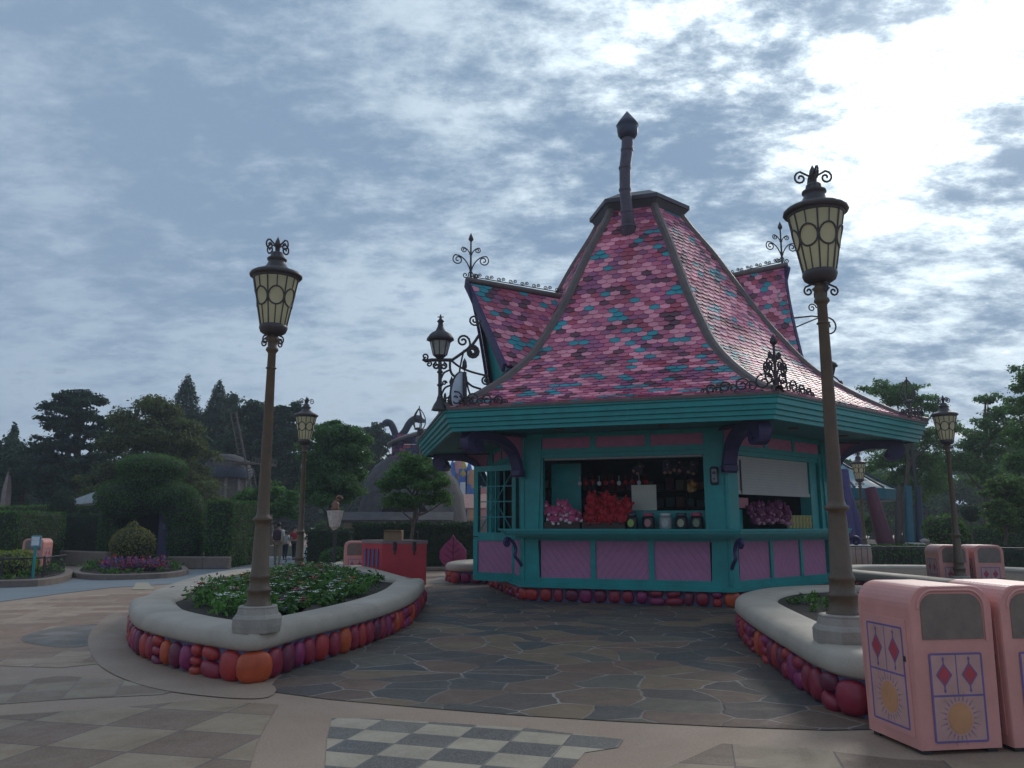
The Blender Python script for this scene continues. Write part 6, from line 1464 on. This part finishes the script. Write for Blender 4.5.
# spinning ride cups right behind the railing, cream and dark
for px, py, Y, r, cc_, lb in ((860, 547, 27, .34, (.40, .26, .22), 'small cream rounded ride seat by the purple prop'), (940, 541, 29, .62, (.38, .26, .21), 'cream rounded ride seat behind the far pink bins'), (915, 545, 29, .35, (.36, .30, .26), 'little pale ride seat beside the teal prop'), (960, 545, 31, .4, (.40, .34, .28), 'pale ride seat half hidden by the far street lamp')):
    p = AT(px, py, Y); t = thing('ride_seat', lb, 'ride seat', (p.x, Y, 0), 0, 'ride seats behind the railing')
    m = MB(); m.lathe([(r*.7, .05), (r*.95, .2), (r*1.05, p.z*.6), (r*.98, p.z), (r*.9, p.z+.05), (r*.85, p.z), (r*.8, .5), (0, .45)], (p.x, Y, 0), 18); m.build('tub', mat('ride_%d' % px, cc_, .45, .1), t)
    m = MB(); m.lathe([(r*1.03, p.z-.03), (r*1.08, p.z+.02), (r*.9, p.z+.08)], (p.x, Y, 0), 18); m.build('rim', mat('ride_rim', (.5, .45, .4), .4), t)
# pale path beyond
sheet('far_path', gp((835, 583), (1100, 600), (1100, 570), (980, 560), (838, 560)), .010, MATS['pale_path'])
# ------------------------------------------------------------------ people
def skin_obj(name, verts, edges, mats, parent, sub=1):
    me = bpy.data.meshes.new(name); me.from_pydata([v[:3] for v in verts], edges, []); o = bpy.data.objects.new(name, me); COL.objects.link(o); o.parent = parent
    for m in mats: me.materials.append(m)
    md = o.modifiers.new('skin', 'SKIN'); md.use_smooth_shade = True
    for i, v in enumerate(verts): me.skin_vertices[0].data[i].radius = (v[3], v[4] if len(v) > 4 else v[3])
    me.skin_vertices[0].data[0].use_root = True
    s_ = o.modifiers.new('sub', 'SUBSURF'); s_.levels = sub; s_.render_levels = sub
    return o
SKIN = mat('skin', (.42, .24, .17), .55); HAIR = mat('hair_dark', (.012, .010, .010), .5)
def person(label, p, rz, h, shirt, legs, shoes, shorts=False, cap=None, stride=.2, seed=0):
    t = thing('person', label, 'person', (p.x, p.y, 0), rz); k = h/1.7
    S = lambda L: [tuple([v[0]*k, v[1]*k, v[2]*k]+[q*k for q in v[3:]]) for v in L]
    hipz = .90
    V = S([(0, 0, .95, .13, .10), (0, 0, 1.15, .125, .09), (0, -.01, 1.36, .155, .095), (0, -.01, 1.46, .07, .065), (0, -.015, 1.52, .05, .05), (0, -.02, 1.60, .078, .09), (0, -.015, 1.67, .06, .07),
           (.17, -.01, 1.40, .055), (.23, .02, 1.14, .043), (.22, -.06, .92, .033), (.215, -.10, .84, .028, .04), (-.17, -.01, 1.40, .055), (-.23, -.02, 1.14, .043), (-.22, .04, .92, .033), (-.215, .03, .83, .028, .04),
           (.09, 0, .88, .09), (.10, -stride*.5, .50, .062), (.10, -stride*.45, .10, .04), (.10, -stride*.45-.13, .04, .035, .03), (-.09, 0, .88, .09), (-.10, stride*.25, .50, .062), (-.10, stride*.8, .13, .04), (-.10, stride*.8-.11, .05, .035, .03)])
    E = [(0, 1), (1, 2), (2, 3), (3, 4), (4, 5), (5, 6), (2, 7), (7, 8), (8, 9), (9, 10), (2, 11), (11, 12), (12, 13), (13, 14), (0, 15), (15, 16), (16, 17), (17, 18), (0, 19), (19, 20), (20, 21), (21, 22)]
    skin_obj('body', V, E, [SKIN], t, 2)
    g_ = 1.17
    V2 = [V[i] for i in (0, 1, 2, 3, 7, 8, 11, 12)]; V2 = [tuple(list(v[:3])+[q*(g_ if j != 3 else 1.05) for q in (v[3], v[4] if len(v) > 4 else v[3])]) for j, v in enumerate(V2)]
    skin_obj('shirt', V2, [(0, 1), (1, 2), (2, 3), (2, 4), (4, 5), (2, 6), (6, 7)], [mat('cloth_'+shirt[0], shirt[1], .8)], t, 2)
    ids = (0, 15, 16, 19, 20) if shorts else (0, 15, 16, 17, 19, 20, 21); V3 = [V[i] for i in ids]; V3 = [tuple(list(v[:3])+[q*1.22 for q in (v[3], v[4] if len(v) > 4 else v[3])]) for v in V3]
    E3 = [(0, 1), (1, 2), (0, 3), (3, 4)] if shorts else [(0, 1), (1, 2), (2, 3), (0, 4), (4, 5), (5, 6)]
    skin_obj('trousers', V3, E3, [mat('cloth_'+legs[0], legs[1], .8)], t, 2)
    m = MB(); m.ell((0, .005*k, 1.655*k), (.085*k, .102*k, .095*k), 12, 8); m.build('hair', cap or HAIR, t, local=True)
    for i in (18, 22): m = MB(); v = V[i]; m.ell((v[0], v[1]+.05*k, .045*k+max(0, v[2]-.05*k)), (.048*k, .13*k, .045*k), 10, 6); m.build('shoe', mat('shoe_'+shoes[0], shoes[1], .6), t, local=True)
    return t
g1 = G(277, 565); 
person('walking person in white shirt and beige trousers with a dark backpack', g1, pi+.15, 1.56, ('white', (.62, .62, .62)), ('beige', (.28, .22, .15)), ('tan', (.15, .11, .08)))
m = MB(); m.box((g1.x, g1.y-.17, 1.13), (.30, .16, .40), .15, bev=.05); m.box((g1.x, g1.y-.26, 1.05), (.22, .05, .2), .15, bev=.02); m.build('backpack', mat('backpack_maroon', (.055, .015, .03), .7), label='dark maroon backpack worn by the person in the white shirt', cat='backpack')
g2 = G(284.5, 560); person('child in pale green top and dark trousers beside the backpacker', g2, pi, 1.22, ('pale_green', (.36, .45, .42)), ('navy', (.02, .025, .05)), ('dark', (.02, .02, .02)))
g3 = G(294, 560); person('person in red top and black trousers, right of the walking group', g3, pi-.1, 1.45, ('red', (.42, .02, .03)), ('black', (.012, .012, .015)), ('dark', (.02, .02, .02)))
# ------------------------------------------------------------------ thin haze volume added to lift the dark tones, as lens veil does
hz = MB(); hz.box((0, 70, 14), (330, 260, 30)); ho = hz.build('haze', mat('veil_haze', (.5, .5, .5)), kind='stuff'); ho['kind'] = 'stuff'
hm = bpy.data.materials.new('haze_volume'); hm.use_nodes = True; ho.data.materials[0] = hm
hn = hm.node_tree; hn.nodes.remove(hn.nodes['Principled BSDF']); pv_ = hn.nodes.new('ShaderNodeVolumePrincipled')
pv_.inputs['Color'].default_value = (.82, .90, 1.0, 1); pv_.inputs['Density'].default_value = .0013; pv_.inputs['Anisotropy'].default_value = .3
hn.links.new(pv_.outputs[0], hn.nodes['Material Output'].inputs['Volume'])
tag(ho, 'thin bluish haze added over the whole plaza to imitate lens veil', 'haze')
